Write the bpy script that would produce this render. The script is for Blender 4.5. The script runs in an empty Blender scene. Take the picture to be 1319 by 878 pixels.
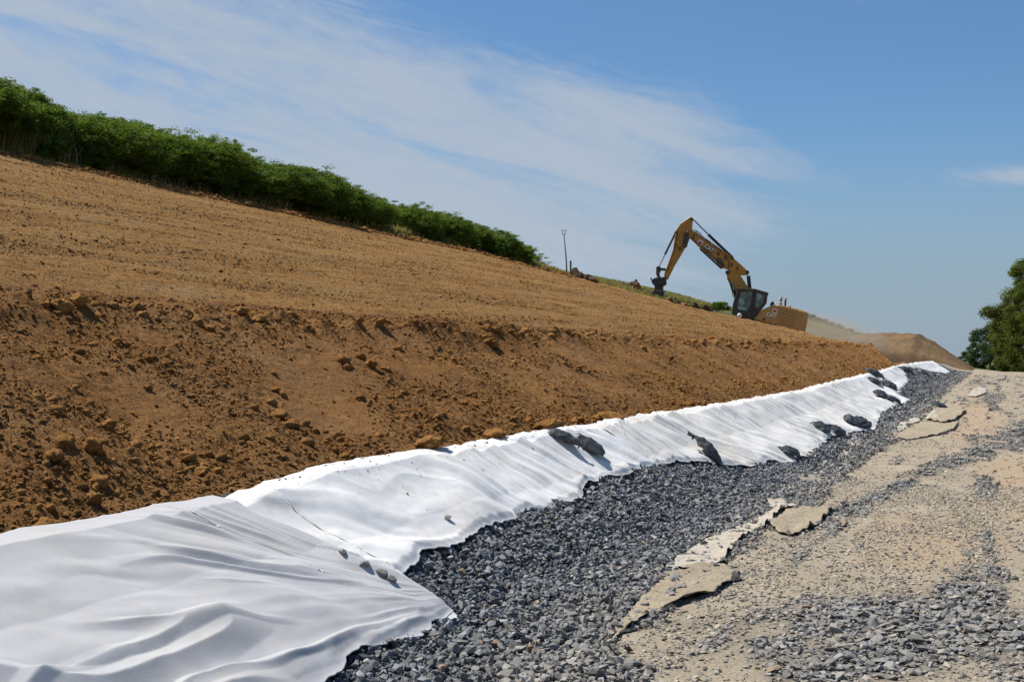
import bpy, bmesh, math, random
import numpy as np
from mathutils import Vector, Matrix
from mathutils.geometry import delaunay_2d_cdt

R = math.radians
scene = bpy.context.scene
C = scene.collection
random.seed(7)

# ------------------------------------------------------------------ camera
PSI = math.atan(630.5 / 1700)            # the ditch runs along +Y, the camera is turned left of it
EYE = 1.6
cd = bpy.data.cameras.new('camera')
cd.sensor_width = 36
cd.lens = 1700 / 1319 * 36
cd.shift_y = 26 / 1319
cd.clip_start = 0.1
cd.clip_end = 6000
cam = bpy.data.objects.new('camera', cd)
cam.location = (0, 0, EYE)
cam.rotation_euler = (R(90), 0, PSI)
C.objects.link(cam)
scene.camera = cam

# ------------------------------------------------------------------ light
SUN_EL, SUN_AZ = R(59), R(-84)           # azimuth clockwise from +Y
w = bpy.data.worlds.new('World'); scene.world = w; w.use_nodes = True
nt = w.node_tree; N = nt.nodes; LK = nt.links
bg = N['Background']; bg.inputs[1].default_value = 0.073
sky = N.new('ShaderNodeTexSky'); sky.sky_type = 'NISHITA'; sky.sun_disc = False
sky.sun_elevation = SUN_EL; sky.sun_rotation = SUN_AZ
sky.air_density = 1.0; sky.dust_density = 0.5; sky.ozone_density = 3.0; sky.altitude = 150
SKY_TINT = (0.74, 0.985, 1.17, 1)
tc = N.new('ShaderNodeTexCoord')
def wmath(op, a, b=0.0):
    m = N.new('ShaderNodeMath'); m.operation = op
    for i, v in enumerate((a, b)):
        if isinstance(v, (int, float)): m.inputs[i].default_value = v
        else: LK.new(v, m.inputs[i])
    return m.outputs[0]
def maprange(v, a, b, c=0, d=1):
    m = N.new('ShaderNodeMapRange'); m.interpolation_type = 'SMOOTHSTEP'
    LK.new(v, m.inputs[0]); m.inputs[1].default_value = a; m.inputs[2].default_value = b; m.inputs[3].default_value = c; m.inputs[4].default_value = d
    return m.outputs[0]
# thin cirrus in compass / height-above-horizon coordinates of the sky itself (degrees)
sep = N.new('ShaderNodeSeparateXYZ'); LK.new(tc.outputs['Generated'], sep.inputs[0])
az = wmath('MULTIPLY', wmath('ARCTAN2', sep.outputs[0], sep.outputs[1]), 57.3)
el = wmath('MULTIPLY', wmath('ARCSINE', sep.outputs[2]), 57.3)
across = wmath('ADD', el, wmath('MULTIPLY', az, 0.27))          # across the streaks
along = wmath('ADD', az, wmath('MULTIPLY', el, -0.27))
def streaks(ka, kc, detail, rough, dist, off):
    cb = N.new('ShaderNodeCombineXYZ'); LK.new(wmath('MULTIPLY', along, ka), cb.inputs[0]); LK.new(wmath('MULTIPLY', across, kc), cb.inputs[1]); cb.inputs[2].default_value = off
    n = N.new('ShaderNodeTexNoise'); n.inputs['Scale'].default_value = 1.0; n.inputs['Detail'].default_value = detail
    n.inputs['Roughness'].default_value = rough; n.inputs['Distortion'].default_value = dist
    LK.new(cb.outputs[0], n.inputs[0]); return n.outputs[0]
s1 = streaks(0.055, 0.22, 5, 0.5, 0.8, 3.3)
s2 = streaks(0.09, 0.60, 7, 0.58, 0.9, 7.1)
s3 = streaks(0.40, 1.1, 8, 0.60, 1.2, 1.7)
tex = wmath('ADD', wmath('ADD', wmath('MULTIPLY', s1, 0.46), wmath('MULTIPLY', s2, 0.46)), wmath('MULTIPLY', s3, 0.20))
# the veil covers the south western part of the sky and thins out to clear blue
veil = wmath('MULTIPLY', maprange(across, 10.5, 4.5), maprange(az, -3.0, -17.0))
veil = wmath('MULTIPLY', veil, maprange(el, 1.5, 5.5, 0.45, 1.0))
wisp = wmath('MULTIPLY', wmath('MULTIPLY', maprange(el, 6.5, 7.4), maprange(el, 8.4, 7.4)), maprange(az, -6.0, 0.0))
veil = wmath('MAXIMUM', veil, wmath('MULTIPLY', wisp, 0.62))
amount = wmath('ADD', wmath('MULTIPLY', veil, 0.36), wmath('SUBTRACT', tex, 0.075))
cloud = wmath('MULTIPLY', maprange(amount, 0.57, 0.90), 0.95)
tint = N.new('ShaderNodeMix'); tint.data_type = 'RGBA'; tint.blend_type = 'MULTIPLY'; tint.inputs[0].default_value = 1
LK.new(sky.outputs[0], tint.inputs[6]); tint.inputs[7].default_value = SKY_TINT
mixc = N.new('ShaderNodeMix'); mixc.data_type = 'RGBA'
LK.new(cloud, mixc.inputs[0]); LK.new(tint.outputs[2], mixc.inputs[6])
mixc.inputs[7].default_value = (4.9, 5.75, 6.9, 1)
low = N.new('ShaderNodeMix'); low.data_type = 'RGBA'        # pale air near the horizon
LK.new(maprange(el, 11.0, 0.5, 0.0, 0.85), low.inputs[0]); LK.new(tint.outputs[2], low.inputs[6]); low.inputs[7].default_value = (3.45, 4.35, 5.35, 1)
LK.new(low.outputs[2], mixc.inputs[6])
LK.new(mixc.outputs[2], bg.inputs[0])

sl = bpy.data.lights.new('sun', 'SUN'); sl.energy = 5.0; sl.angle = R(0.53); sl.color = (1.0, 0.955, 0.88)
so = bpy.data.objects.new('sun', sl); C.objects.link(so)
sdir = Vector((math.sin(SUN_AZ) * math.cos(SUN_EL), math.cos(SUN_AZ) * math.cos(SUN_EL), math.sin(SUN_EL)))
so.rotation_euler = sdir.to_track_quat('Z', 'Y').to_euler(); so.location = (-30, 0, 40)
vs = scene.view_settings; vs.view_transform = 'Standard'; vs.look = 'None'; vs.gamma = 1; vs.exposure = 0.27; vs.use_curve_mapping = False
scene.cycles.max_bounces = 6; scene.cycles.diffuse_bounces = 3; scene.cycles.transparent_max_bounces = 12

# ------------------------------------------------------------------ noise
def _hash(ix, iy, seed):
    h = (ix.astype(np.int64) * 374761393 + iy.astype(np.int64) * 668265263 + seed * 1442695041) & 0xffffffff
    h = ((h ^ (h >> 13)) * 1274126177) & 0xffffffff
    h = ((h ^ (h >> 16)) * 2246822519) & 0xffffffff
    return (h ^ (h >> 15)) & 0xffffffff
def perlin(x, y, seed=0):
    x = np.asarray(x, float); y = np.asarray(y, float)
    x, y = np.broadcast_arrays(x, y)
    ix = np.floor(x); iy = np.floor(y); fx = x - ix; fy = y - iy
    u = fx * fx * fx * (fx * (fx * 6 - 15) + 10); v = fy * fy * fy * (fy * (fy * 6 - 15) + 10)
    def g(dx, dy):
        a = _hash(ix + dx, iy + dy, seed) * (2 * math.pi / 4294967296.0)
        return np.cos(a) * (fx - dx) + np.sin(a) * (fy - dy)
    return 1.4 * ((g(0, 0) * (1 - u) + g(1, 0) * u) * (1 - v) + (g(0, 1) * (1 - u) + g(1, 1) * u) * v)
def fbm(x, y, octs=4, seed=0, gain=0.5):
    t = 0; a = 1.0; f = 1.0
    for i in range(octs):
        t = t + a * perlin(np.asarray(x) * f, np.asarray(y) * f, seed + i * 17); a *= gain; f *= 2.03
    return t
def sstep(x, a, b):
    t = np.clip((np.asarray(x, float) - a) / (b - a), 0, 1); return t * t * (3 - 2 * t)

# ------------------------------------------------------------------ terrain:  L = metres left of the camera line (x = -L), s = metres along the ditch
PL = [-60, 0, 2.0, 2.6, 3.05, 3.8, 4.3, 4.7, 7.0, 7.7, 8.3, 29.0, 31, 60, 120]
PZ = [0.0, 0.0, 0.0, -0.03, 0.06, 0.43, 0.78, 0.86, 1.86, 2.09, 2.26, 8.10, 8.4, 11.4, 15]
SR = [0, 25, 32, 40, 48, 64, 91, 110, 130, 200]
RR = [0, 0, 0.02, 0.16, 0.26, 0.51, 0.70, 0.80, 0.8, 0.2]
FL = [-80, 0, 8, 12, 16, 22, 31, 37, 48, 62, 120]
FZ = [0.3, 0.6, 1.6, 2.9, 4.4, 6.4, 7.5, 9.4, 11.9, 14, 17]
def s_end(L):
    L = np.asarray(L, float)
    return 101.0 - np.clip(L - 7.6, 0, 24) * 0.86 - np.clip(13.5 - L, 0, 5.9) * 2.9 - np.clip(7.6 - L, 0, 2.9) * 7.0
def H0(L, s):
    L, s = np.broadcast_arrays(np.asarray(L, float), np.asarray(s, float))
    z = np.interp(L, PL, PZ)
    r = np.interp(s, SR, RR)
    near = z + r * (1 - sstep(L, 4.5, 12)) - 0.32 * sstep(L, 10, 22) * sstep(s, 62, 88)
    near = near - 0.12 * np.exp(-((L - 4.6) / 0.75) ** 2) * sstep(s, 9.5, 6.0)
    # behind the end of the fill the ground drops (cut where the digger stands)
    se = s_end(L)
    drop = sstep(s, se, se + 4.5) * sstep(L, 4.65, 5.3)
    low = near - drop * (1.25 - 1.0 * sstep(L, 21, 26))
    far = np.interp(L, FL, FZ)
    return low + (far - low) * sstep(s, se + 12, 150) * 1.0
def bank_amt(L): return sstep(L, 4.35, 4.9) * (1 - sstep(L, 7.5, 8.5))
def grade_amt(L): return sstep(L, 7.6, 8.6)
def Hm(L, s, fine=True):
    """full height with clods, ruts and undulations"""
    L, s = np.broadcast_arrays(np.asarray(L, float), np.asarray(s, float))
    z = H0(L, s)
    b = bank_amt(L); g = grade_amt(L)
    bank = 0.075 * fbm(s * 0.55, L * 0.9, 3, 3) + 0.030 * np.abs(fbm(s * 2.3, L * 2.6, 3, 11)) + 0.06 * perlin(s * 0.9 + L * 0.5, L * 0.35, 9)
    bank = bank + 0.15 * np.exp(-((L - 7.40) / 0.30) ** 2) * (0.4 + np.abs(fbm(s * 1.7, L * 2.0, 3, 23)))
    if fine:
        d = sstep(fbm(s * 0.8, L * 0.9, 2, 31), -0.25, 0.35)
        bank = bank + d * (0.026 * np.abs(fbm(s * 7, L * 7, 3, 41)) + 0.010 * fbm(s * 19, L * 19, 2, 51)) + 0.004 * fbm(s * 26, L * 26, 2, 55)
    # shallow bucket scrapes running down the face
    sc_ = s * 0.9 - (L - 5.9) * 0.75; bank = bank + 0.045 * np.minimum(0, perlin(sc_ * 1.35, L * 0.22, 57)) * 1.6 + 0.014 * perlin(sc_ * 6.0, L * 0.7, 58) * sstep(perlin(s * 0.5, L * 0.6, 59), -0.1, 0.4)
    # smoother slid-out hollow
    holl = np.exp(-((s - 10.3 - (L - 5.6) * 1.2) / 0.8) ** 2 - ((L - 5.5) / 0.75) ** 2)
    bank = bank * (1 - 0.8 * holl) - 0.09 * holl
    holl2 = np.exp(-((s - 17.5) / 1.6) ** 2 - ((L - 6.9) / 0.3) ** 2)
    bank = bank - 0.12 * holl2
    z = z + b * bank
    gr = 0.05 * perlin(s * 0.08, L * 0.22, 61) + 0.030 * fbm(s * 0.35, L * 2.6, 3, 67)
    if fine: gr = gr + 0.022 * fbm(s * 3.5, L * 6, 4, 71, 0.6) + 0.05 * np.maximum(0, fbm(s * 0.35, L * 1.2, 2, 75)) * np.abs(fbm(s * 5, L * 5, 2, 77))
    z = z + g * gr * (1 - sstep(L, 27, 29) * 0.3)
    # raised crumbly lip at the end of the fill
    se = s_end(L)
    z = z + (b + g).clip(0, 1) * np.exp(-((s - se + 0.6) / 0.8) ** 2) * 0.10 * (0.5 + np.abs(fbm(s * 1.2, L * 1.9, 3, 81)))
    # road + gravel
    rd = 1 - sstep(L, 3.9, 4.3)
    z = z + rd * (0.012 * fbm(s * 0.9, L * 1.3, 3, 91) + 0.03 * perlin(s * 0.35, L * 0.6, 95) * sstep(L, 1.9, 2.6))
    z = z + sstep(L, 2.2, 2.7) * (1 - sstep(L, 3.9, 4.3)) * 0.03 * fbm(s * 2.0, L * 2.0, 2, 99)
    return z

SP, CP = math.sin(PSI), math.cos(PSI)
def pix(px, py, D):
    r = (px - 659.5) / 1700 * D
    return -SP * D + CP * r, CP * D + SP * r, EYE - (py - 465) / 1700 * D
def ground_at(px, py, lift=0.0, dmin=4, dmax=170):
    D = np.geomspace(dmin, dmax, 900)
    x, y, z = pix(px, py, D)
    f = z - (H0(-x, y) + lift)
    k = np.argmax(f < 0) if (f < 0).any() else len(D) - 1
    a, b = D[max(k - 1, 0)], D[k]
    for _ in range(20):
        m = 0.5 * (a + b); x, y, z = pix(px, py, m)
        if z - (float(H0(-x, y)) + lift) < 0: b = m
        else: a = m
    x, y, z = pix(px, py, 0.5 * (a + b))
    return -x, y, z       # L, s, z

# ------------------------------------------------------------------ object helpers
def tag(o, label=None, cat=None, group=None, kind=None):
    if label: o['label'] = label
    if cat: o['category'] = cat
    if group: o['group'] = group
    if kind: o['kind'] = kind
    return o
def mesh_np(name, co, faces_flat, loop_tot, mat, smooth=False, attrs=None, parent=None, link=True):
    me = bpy.data.meshes.new(name)
    co = np.ascontiguousarray(co, dtype=np.float32)
    me.vertices.add(len(co)); me.vertices.foreach_set('co', co.ravel())
    faces_flat = np.ascontiguousarray(faces_flat, dtype=np.int32).ravel()
    nf = len(faces_flat) // loop_tot
    me.loops.add(len(faces_flat)); me.loops.foreach_set('vertex_index', faces_flat)
    me.polygons.add(nf)
    me.polygons.foreach_set('loop_start', np.arange(0, nf * loop_tot, loop_tot, dtype=np.int32))
    me.update(calc_edges=True)
    if smooth: me.shade_smooth()
    else: me.shade_flat()
    if attrs:
        for k, v in attrs.items():
            a = me.attributes.new(k, 'FLOAT', 'POINT'); a.data.foreach_set('value', np.ascontiguousarray(v, dtype=np.float32))
    me.materials.append(mat)
    if not link: return me
    o = bpy.data.objects.new(name, me); C.objects.link(o)
    if parent: o.parent = parent
    return o
def grid_faces(nr, nc):
    i = np.arange(nr - 1)[:, None] * nc + np.arange(nc - 1)[None, :]
    return np.stack([i, i + 1, i + nc + 1, i + nc], -1).reshape(-1, 4)
def bm_obj(name, bm, mat, parent=None, smooth=False, loc=None):
    me = bpy.data.meshes.new(name)
    bmesh.ops.recalc_face_normals(bm, faces=bm.faces)
    bm.to_mesh(me); bm.free()
    if smooth: me.shade_smooth()
    me.materials.append(mat)
    o = bpy.data.objects.new(name, me); C.objects.link(o)
    if parent: o.parent = parent
    if loc is not None: o.location = loc
    return o
def empty(name, loc):
    o = bpy.data.objects.new(name, None); o.empty_display_size = 0.3; C.objects.link(o); o.location = loc; return o

# ------------------------------------------------------------------ materials
class MatB:
    def __init__(s, name, rough=0.9, spec=0.2):
        s.m = bpy.data.materials.new(name); s.m.use_nodes = True
        s.t = s.m.node_tree; s.n = s.t.nodes; s.b = s.n['Principled BSDF']
        s.b.inputs['Roughness'].default_value = rough; s.b.inputs['Specular IOR Level'].default_value = spec
        s.pos = s.n.new('ShaderNodeNewGeometry')
    def L(s, a, b): s.t.links.new(a, b)
    def noise(s, scale, detail=4, rough=0.55, vec=None, scl=None, dist=0, obj=False):
        n = s.n.new('ShaderNodeTexNoise'); n.inputs['Scale'].default_value = scale; n.inputs['Detail'].default_value = detail
        n.inputs['Roughness'].default_value = rough; n.inputs['Distortion'].default_value = dist
        src = vec
        if src is None:
            if obj:
                t = s.n.new('ShaderNodeTexCoord'); src = t.outputs['Object']
            else: src = s.pos.outputs['Position']
        if scl:
            mp = s.n.new('ShaderNodeMapping'); mp.inputs['Scale'].default_value = scl; s.L(src, mp.inputs[0]); src = mp.outputs[0]
        s.L(src, n.inputs['Vector']); return n.outputs[0]
    def ramp(s, v, stops):
        r = s.n.new('ShaderNodeValToRGB'); e = r.color_ramp.elements
        while len(e) < len(stops): e.new(0.5)
        for i, (p, c) in enumerate(stops):
            e[i].position = p; e[i].color = (*c, 1) if len(c) == 3 else c
        s.L(v, r.inputs[0]); return r.outputs[0]
    def rng(s, v, a, b, c=0, d=1):
        m = s.n.new('ShaderNodeMapRange'); s.L(v, m.inputs[0])
        for i, q in zip((1, 2, 3, 4), (a, b, c, d)): m.inputs[i].default_value = q
        return m.outputs[0]
    def mix(s, f, a, b, mode='MIX'):
        m = s.n.new('ShaderNodeMix'); m.data_type = 'RGBA'; m.blend_type = mode
        for i, q in ((0, f), (6, a), (7, b)):
            if isinstance(q, (int, float)): m.inputs[i].default_value = q
            elif isinstance(q, tuple): m.inputs[i].default_value = (*q, 1)
            else: s.L(q, m.inputs[i])
        return m.outputs[2]
    def attr(s, name):
        a = s.n.new('ShaderNodeAttribute'); a.attribute_name = name; return a.outputs['Fac']
    def math(s, op, a, b=0.0):
        m = s.n.new('ShaderNodeMath'); m.operation = op
        for i, q in enumerate((a, b)):
            if isinstance(q, (int, float)): m.inputs[i].default_value = q
            else: s.L(q, m.inputs[i])
        return m.outputs[0]
    def bump(s, h, dist=0.01, strength=1.0):
        b = s.n.new('ShaderNodeBump'); b.inputs['Distance'].default_value = dist; b.inputs['Strength'].default_value = strength
        s.L(h, b.inputs['Height']); s.L(b.outputs[0], s.b.inputs['Normal'])
    def col(s, c):
        if isinstance(c, tuple): s.b.inputs['Base Color'].default_value = (*c, 1)
        else: s.L(c, s.b.inputs['Base Color'])
    def island(s): return s.pos.outputs['Random Per Island']

def mat_soil(name, dark, mid, light, scl_streak=False, islands=False):
    m = MatB(name, 0.95, 0.1)
    big = m.noise(0.6, 4, 0.6, scl=(1.0, 0.35, 1.0) if scl_streak else None)
    med = m.noise(5, 6, 0.65, scl=(1.6, 0.35, 1.6) if scl_streak else None)
    fine = m.noise(45, 5, 0.7)
    v = m.math('ADD', m.math('MULTIPLY', big, 0.38), m.math('ADD', m.math('MULTIPLY', med, 0.37), m.math('MULTIPLY', fine, 0.25)))
    c = m.ramp(v, [(0.34, dark), (0.5, mid), (0.64, light)])
    if islands:
        c = m.mix(1.0, c, m.ramp(m.island(), [(0, (0.62, 0.6, 0.58)), (0.5, (0.95, 0.95, 0.95)), (1, (1.22, 1.2, 1.18))]), 'MULTIPLY')
    if scl_streak:   # pale scraped streaks and tiny stones
        st = m.noise(2.2, 5, 0.6, scl=(2.6, 0.16, 2.0))
        c = m.mix(m.rng(st, 0.52, 0.64, 0, 0.75), c, (0.40, 0.26, 0.125))
        st2 = m.noise(3.1, 5, 0.6, scl=(2.9, 0.2, 2.0))
        c = m.mix(m.rng(st2, 0.55, 0.68, 0, 0.6), c, (0.125, 0.062, 0.024))
    patch = m.noise(0.42, 4, 0.6, dist=0.7)
    c = m.mix(m.rng(patch, 0.46, 0.64, 0, 0.45), c, (0.36, 0.205, 0.092) if not scl_streak else (0.42, 0.25, 0.10))
    # crumbly speckle: dark soil specks with tiny crumb shadows painted in, dry pale ones
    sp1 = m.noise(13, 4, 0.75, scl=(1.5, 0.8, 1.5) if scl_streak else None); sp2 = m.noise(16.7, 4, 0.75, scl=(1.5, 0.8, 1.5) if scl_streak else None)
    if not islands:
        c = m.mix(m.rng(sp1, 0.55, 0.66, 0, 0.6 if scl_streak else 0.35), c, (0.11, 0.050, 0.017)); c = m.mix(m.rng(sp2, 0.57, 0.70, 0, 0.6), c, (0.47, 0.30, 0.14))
    m.col(c)
    h = m.math('ADD', m.noise(38, 6, 0.75), m.math('MULTIPLY', m.noise(9, 5, 0.7), 2.2))
    m.bump(h, 0.075, 1.0)
    return m.m
M = {}
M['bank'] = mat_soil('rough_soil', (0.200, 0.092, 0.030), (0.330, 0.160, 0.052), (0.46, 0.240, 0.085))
M['clod'] = mat_soil('clod_soil', (0.29, 0.132, 0.036), (0.46, 0.225, 0.066), (0.60, 0.325, 0.11), islands=True)
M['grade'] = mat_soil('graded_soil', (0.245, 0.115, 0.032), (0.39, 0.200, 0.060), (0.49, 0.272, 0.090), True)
M['gclod'] = mat_soil('graded_clod', (0.15, 0.073, 0.024), (0.30, 0.165, 0.058), (0.50, 0.31, 0.135), islands=True)
M['mound'] = mat_soil('stockpile_soil', (0.150, 0.100, 0.055), (0.215, 0.148, 0.085), (0.28, 0.20, 0.12))
M['darksoil'] = mat_soil('dark_soil', (0.07, 0.05, 0.035), (0.13, 0.09, 0.06), (0.20, 0.15, 0.10), islands=True)

def grey_ramp(m):
    return m.ramp(m.island(), [(0, (0.048, 0.053, 0.060)), (0.45, (0.105, 0.113, 0.124)), (0.85, (0.180, 0.190, 0.202)), (0.965, (0.27, 0.278, 0.285)), (1.0, (0.42, 0.41, 0.39))])
m = MatB('crushed_stone', 0.62, 0.4)          # 'dust' attribute: 0 clean grey stone, 1 tan dusty stone
g = grey_ramp(m)
tan = m.ramp(m.math('FRACT', m.math('MULTIPLY', m.island(), 7.3)), [(0, (0.19, 0.165, 0.130)), (0.5, (0.31, 0.265, 0.20)), (1.0, (0.45, 0.39, 0.295))])
c = m.mix(m.attr('dust'), g, tan)
c = m.mix(m.rng(m.noise(60, 4, 0.7), 0.4, 0.75, 0, 0.35), c, (0.30, 0.29, 0.27))
odd = m.rng(m.math('FRACT', m.math('MULTIPLY', m.island(), 31.7)), 0.975, 0.98, 0, 0.8)
c = m.mix(odd, c, (0.28, 0.19, 0.11))
m.col(c); m.bump(m.noise(70, 4, 0.7), 0.006, 0.8); M['stone'] = m.m

m = MatB('road_surface', 0.93, 0.15)
fine = m.noise(28, 6, 0.75); big = m.noise(0.9, 5, 0.6)
tanc = m.ramp(m.math('ADD', m.math('MULTIPLY', fine, 0.55), m.math('MULTIPLY', big, 0.45)), [(0.33, (0.22, 0.182, 0.128)), (0.5, (0.34, 0.283, 0.204)), (0.68, (0.45, 0.38, 0.28))])
org = m.mix(m.attr('orange'), tanc, m.ramp(fine, [(0.3, (0.29, 0.215, 0.135)), (0.7, (0.46, 0.355, 0.24))]))
gry = m.ramp(m.noise(55, 4, 0.7), [(0.35, (0.03, 0.033, 0.038)), (0.65, (0.14, 0.145, 0.15))])
m.col(m.mix(m.attr('grey'), org, gry))
vor = m.n.new('ShaderNodeTexVoronoi'); vor.inputs['Scale'].default_value = 34; m.L(m.pos.outputs['Position'], vor.inputs['Vector'])
m.bump(m.math('ADD', m.math('MULTIPLY', vor.outputs['Distance'], -0.7), m.noise(80, 4, 0.7)), 0.014, 0.9); M['road'] = m.m

m = MatB('dust_covered_felt', 0.93, 0.12)
fine = m.noise(28, 6, 0.75); big = m.noise(1.6, 5, 0.65)
m.col(m.mix(m.rng(m.noise(5, 6, 0.7, dist=0.8), 0.48, 0.62), m.ramp(m.math('ADD', m.math('MULTIPLY', fine, 0.55), m.math('MULTIPLY', big, 0.45)), [(0.33, (0.24, 0.195, 0.135)), (0.5, (0.37, 0.305, 0.215)), (0.68, (0.48, 0.40, 0.29))]), (0.33, 0.275, 0.20)))
vor = m.n.new('ShaderNodeTexVoronoi'); vor.inputs['Scale'].default_value = 30; m.L(m.pos.outputs['Position'], vor.inputs['Vector'])
m.bump(m.math('ADD', m.math('MULTIPLY', vor.outputs['Distance'], -0.6), m.math('ADD', m.noise(60, 4, 0.7), m.math('MULTIPLY', m.noise(9, 4, 0.6), 1.5))), 0.02, 0.9); M['dust_cover'] = m.m
def mat_fabric(name, base, dirt, dirt_amt, rough=0.85):
    m = MatB(name, rough, 0.15)
    d = m.noise(1.6, 6, 0.65, scl=(1.0, 0.45, 1.0), dist=0.6)
    d2 = m.noise(9, 5, 0.7)
    c = m.mix(m.rng(d, 0.52, 0.72, 0, dirt_amt), base, dirt)
    c = m.mix(m.rng(d2, 0.62, 0.80, 0, dirt_amt * 0.8), c, dirt)
    c = m.mix(m.rng(m.noise(3.3, 7, 0.75, dist=1.2), 0.50, 0.74, 0, dirt_amt * 0.8), c, (dirt[0] * 0.8, dirt[1] * 0.72, dirt[2] * 0.6))
    c = m.mix(m.rng(m.noise(70, 4, 0.8), 0.35, 0.7, 0.12, 0), c, dirt)
    m.col(c)
    m.b.inputs['Sheen Weight'].default_value = 0.1
    h = m.math('ADD', m.math('MULTIPLY', m.noise(150, 4, 0.8), 0.30), m.math('ADD', m.math('MULTIPLY', m.noise(4.5, 2, 0.4, scl=(1, 0.5, 1)), 0.9), m.math('MULTIPLY', m.noise(17, 4, 0.6), 0.18)))
    m.bump(h, 0.03, 0.4)
    return m.m
M['fabric_near'] = mat_fabric('shade_greyed_geotextile', (0.49, 0.49, 0.497), (0.50, 0.47, 0.42), 0.45)  # base greyed to paint in the shade of its steeper slope
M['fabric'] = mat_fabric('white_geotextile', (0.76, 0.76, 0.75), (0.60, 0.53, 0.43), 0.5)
M['fabric2'] = mat_fabric('soiled_geotextile', (0.72, 0.71, 0.68), (0.50, 0.43, 0.33), 0.65)
M['dusty'] = mat_fabric('dusty_geotextile', (0.34, 0.285, 0.205), (0.30, 0.235, 0.155), 0.9)
M['dusty_pale'] = mat_fabric('pale_dusty_geotextile', (0.43, 0.385, 0.31), (0.35, 0.285, 0.195), 1.0)
M['grey_felt'] = mat_fabric('grey_geotextile', (0.24, 0.215, 0.175), (0.32, 0.265, 0.19), 0.9)
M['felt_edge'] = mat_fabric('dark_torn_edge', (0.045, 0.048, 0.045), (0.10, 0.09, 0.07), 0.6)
def simple(name, c, rough=0.5, metal=0.0, spec=0.4, dirt=None, amt=0.5, scale=3, obj=True):
    m = MatB(name, rough, spec); m.b.inputs['Metallic'].default_value = metal
    if dirt: m.col(m.mix(m.rng(m.noise(scale, 6, 0.7, obj=obj), 0.38, 0.72, 0, amt), c, dirt))
    else: m.col(c)
    m.bump(m.noise(25, 4, 0.6, obj=obj), 0.004, 0.3)
    return m.m
M['bag'] = simple('dark_woven_plastic', (0.030, 0.036, 0.040), 0.48, 0, 0.45, (0.12, 0.118, 0.11), 0.75, 7)
M['paint'] = simple('ochre_paint', (0.50, 0.25, 0.032), 0.5, 0, 0.4, (0.17, 0.095, 0.035), 0.65, 2.2)
M['paint_dusty'] = simple('dusty_ochre_paint', (0.46, 0.28, 0.09), 0.7, 0, 0.3, (0.34, 0.24, 0.13), 0.9, 1.6)
M['black'] = simple('black_steel', (0.018, 0.02, 0.024), 0.45, 0, 0.5, (0.08, 0.065, 0.045), 0.5, 3)
M['darkmetal'] = simple('worn_steel', (0.07, 0.062, 0.055), 0.55, 0.3, 0.5, (0.16, 0.12, 0.08), 0.6, 4)
M['chrome'] = simple('cylinder_rod', (0.25, 0.28, 0.32), 0.25, 0.8)
M['white'] = simple('white_paint', (0.75, 0.74, 0.70), 0.5, 0, 0.4, (0.5, 0.45, 0.35), 0.4)
M['red'] = simple('red_paint', (0.50, 0.03, 0.03), 0.5)
M['louvre'] = simple('dark_dusty_louvre', (0.31, 0.205, 0.085), 0.7, 0, 0.3)
m = MatB('cab_glass', 0.06, 0.6); m.col(m.mix(m.rng(m.noise(2.3, 3, 0.6, obj=True), 0.45, 0.6), (0.035, 0.05, 0.035), (0.10, 0.12, 0.05)))
m.b.inputs['Coat Weight'].default_value = 0.6; M['glass'] = m.m
m = MatB('painted_sky_glass', 0.08, 0.8); m.col((0.18, 0.30, 0.33)); M['glass_sky_paint'] = m.m  # sky showing in the cab panes, painted as a flat blue
M['wood'] = simple('weathered_wood', (0.13, 0.11, 0.09), 0.9, 0, 0.2, (0.22, 0.2, 0.17), 0.6, 12)
def mat_leaf(name, a, b, c3):
    m = MatB(name, 0.6, 0.12)
    m.col(m.mix(1.0, m.ramp(m.island(), [(0, a), (0.6, b), (1, c3)]), m.ramp(m.noise(0.9, 3, 0.6), [(0.3, (0.72, 0.78, 0.8)), (0.7, (1.15, 1.1, 0.9))]), 'MULTIPLY'))
    tr = m.n.new('ShaderNodeBsdfTranslucent'); tr.inputs[0].default_value = (b[0] * 1.5, b[1] * 1.6, b[2] * 0.8, 1)
    mx = m.n.new('ShaderNodeMixShader'); mx.inputs[0].default_value = 0.36
    m.L(m.b.outputs[0], mx.inputs[1]); m.L(tr.outputs[0], mx.inputs[2]); m.L(mx.outputs[0], m.n['Material Output'].inputs[0])
    return m.m
M['leaf'] = mat_leaf('hedge_leaf', (0.055, 0.088, 0.014), (0.105, 0.158, 0.024), (0.21, 0.265, 0.045))
M['leaf_light'] = mat_leaf('light_leaf', (0.055, 0.10, 0.018), (0.10, 0.17, 0.03), (0.16, 0.24, 0.05))
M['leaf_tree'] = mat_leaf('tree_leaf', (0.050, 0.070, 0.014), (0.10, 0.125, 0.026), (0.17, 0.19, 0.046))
M['leaf_hazed'] = mat_leaf('hazed_leaf', (0.045, 0.075, 0.045), (0.075, 0.110, 0.060), (0.10, 0.14, 0.075))  # blue haze of the distance mixed into the leaf colour
M['leaf_dry'] = mat_leaf('reddish_leaf', (0.05, 0.035, 0.025), (0.09, 0.055, 0.04), (0.13, 0.08, 0.05))
M['grass'] = mat_leaf('grass_blade', (0.12, 0.13, 0.04), (0.24, 0.21, 0.09), (0.40, 0.34, 0.18))
M['bark'] = simple('bark', (0.09, 0.07, 0.05), 0.95, 0, 0.1, (0.16, 0.13, 0.10), 0.6, 6)
m = MatB('grass_ground', 0.95, 0.1); m.col(m.ramp(m.noise(1.5, 6, 0.7), [(0.3, (0.07, 0.09, 0.03)), (0.55, (0.13, 0.14, 0.055)), (0.75, (0.22, 0.19, 0.09))]))
m.bump(m.noise(6, 6, 0.75), 0.15, 1.0); M['grassland'] = m.m

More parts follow.
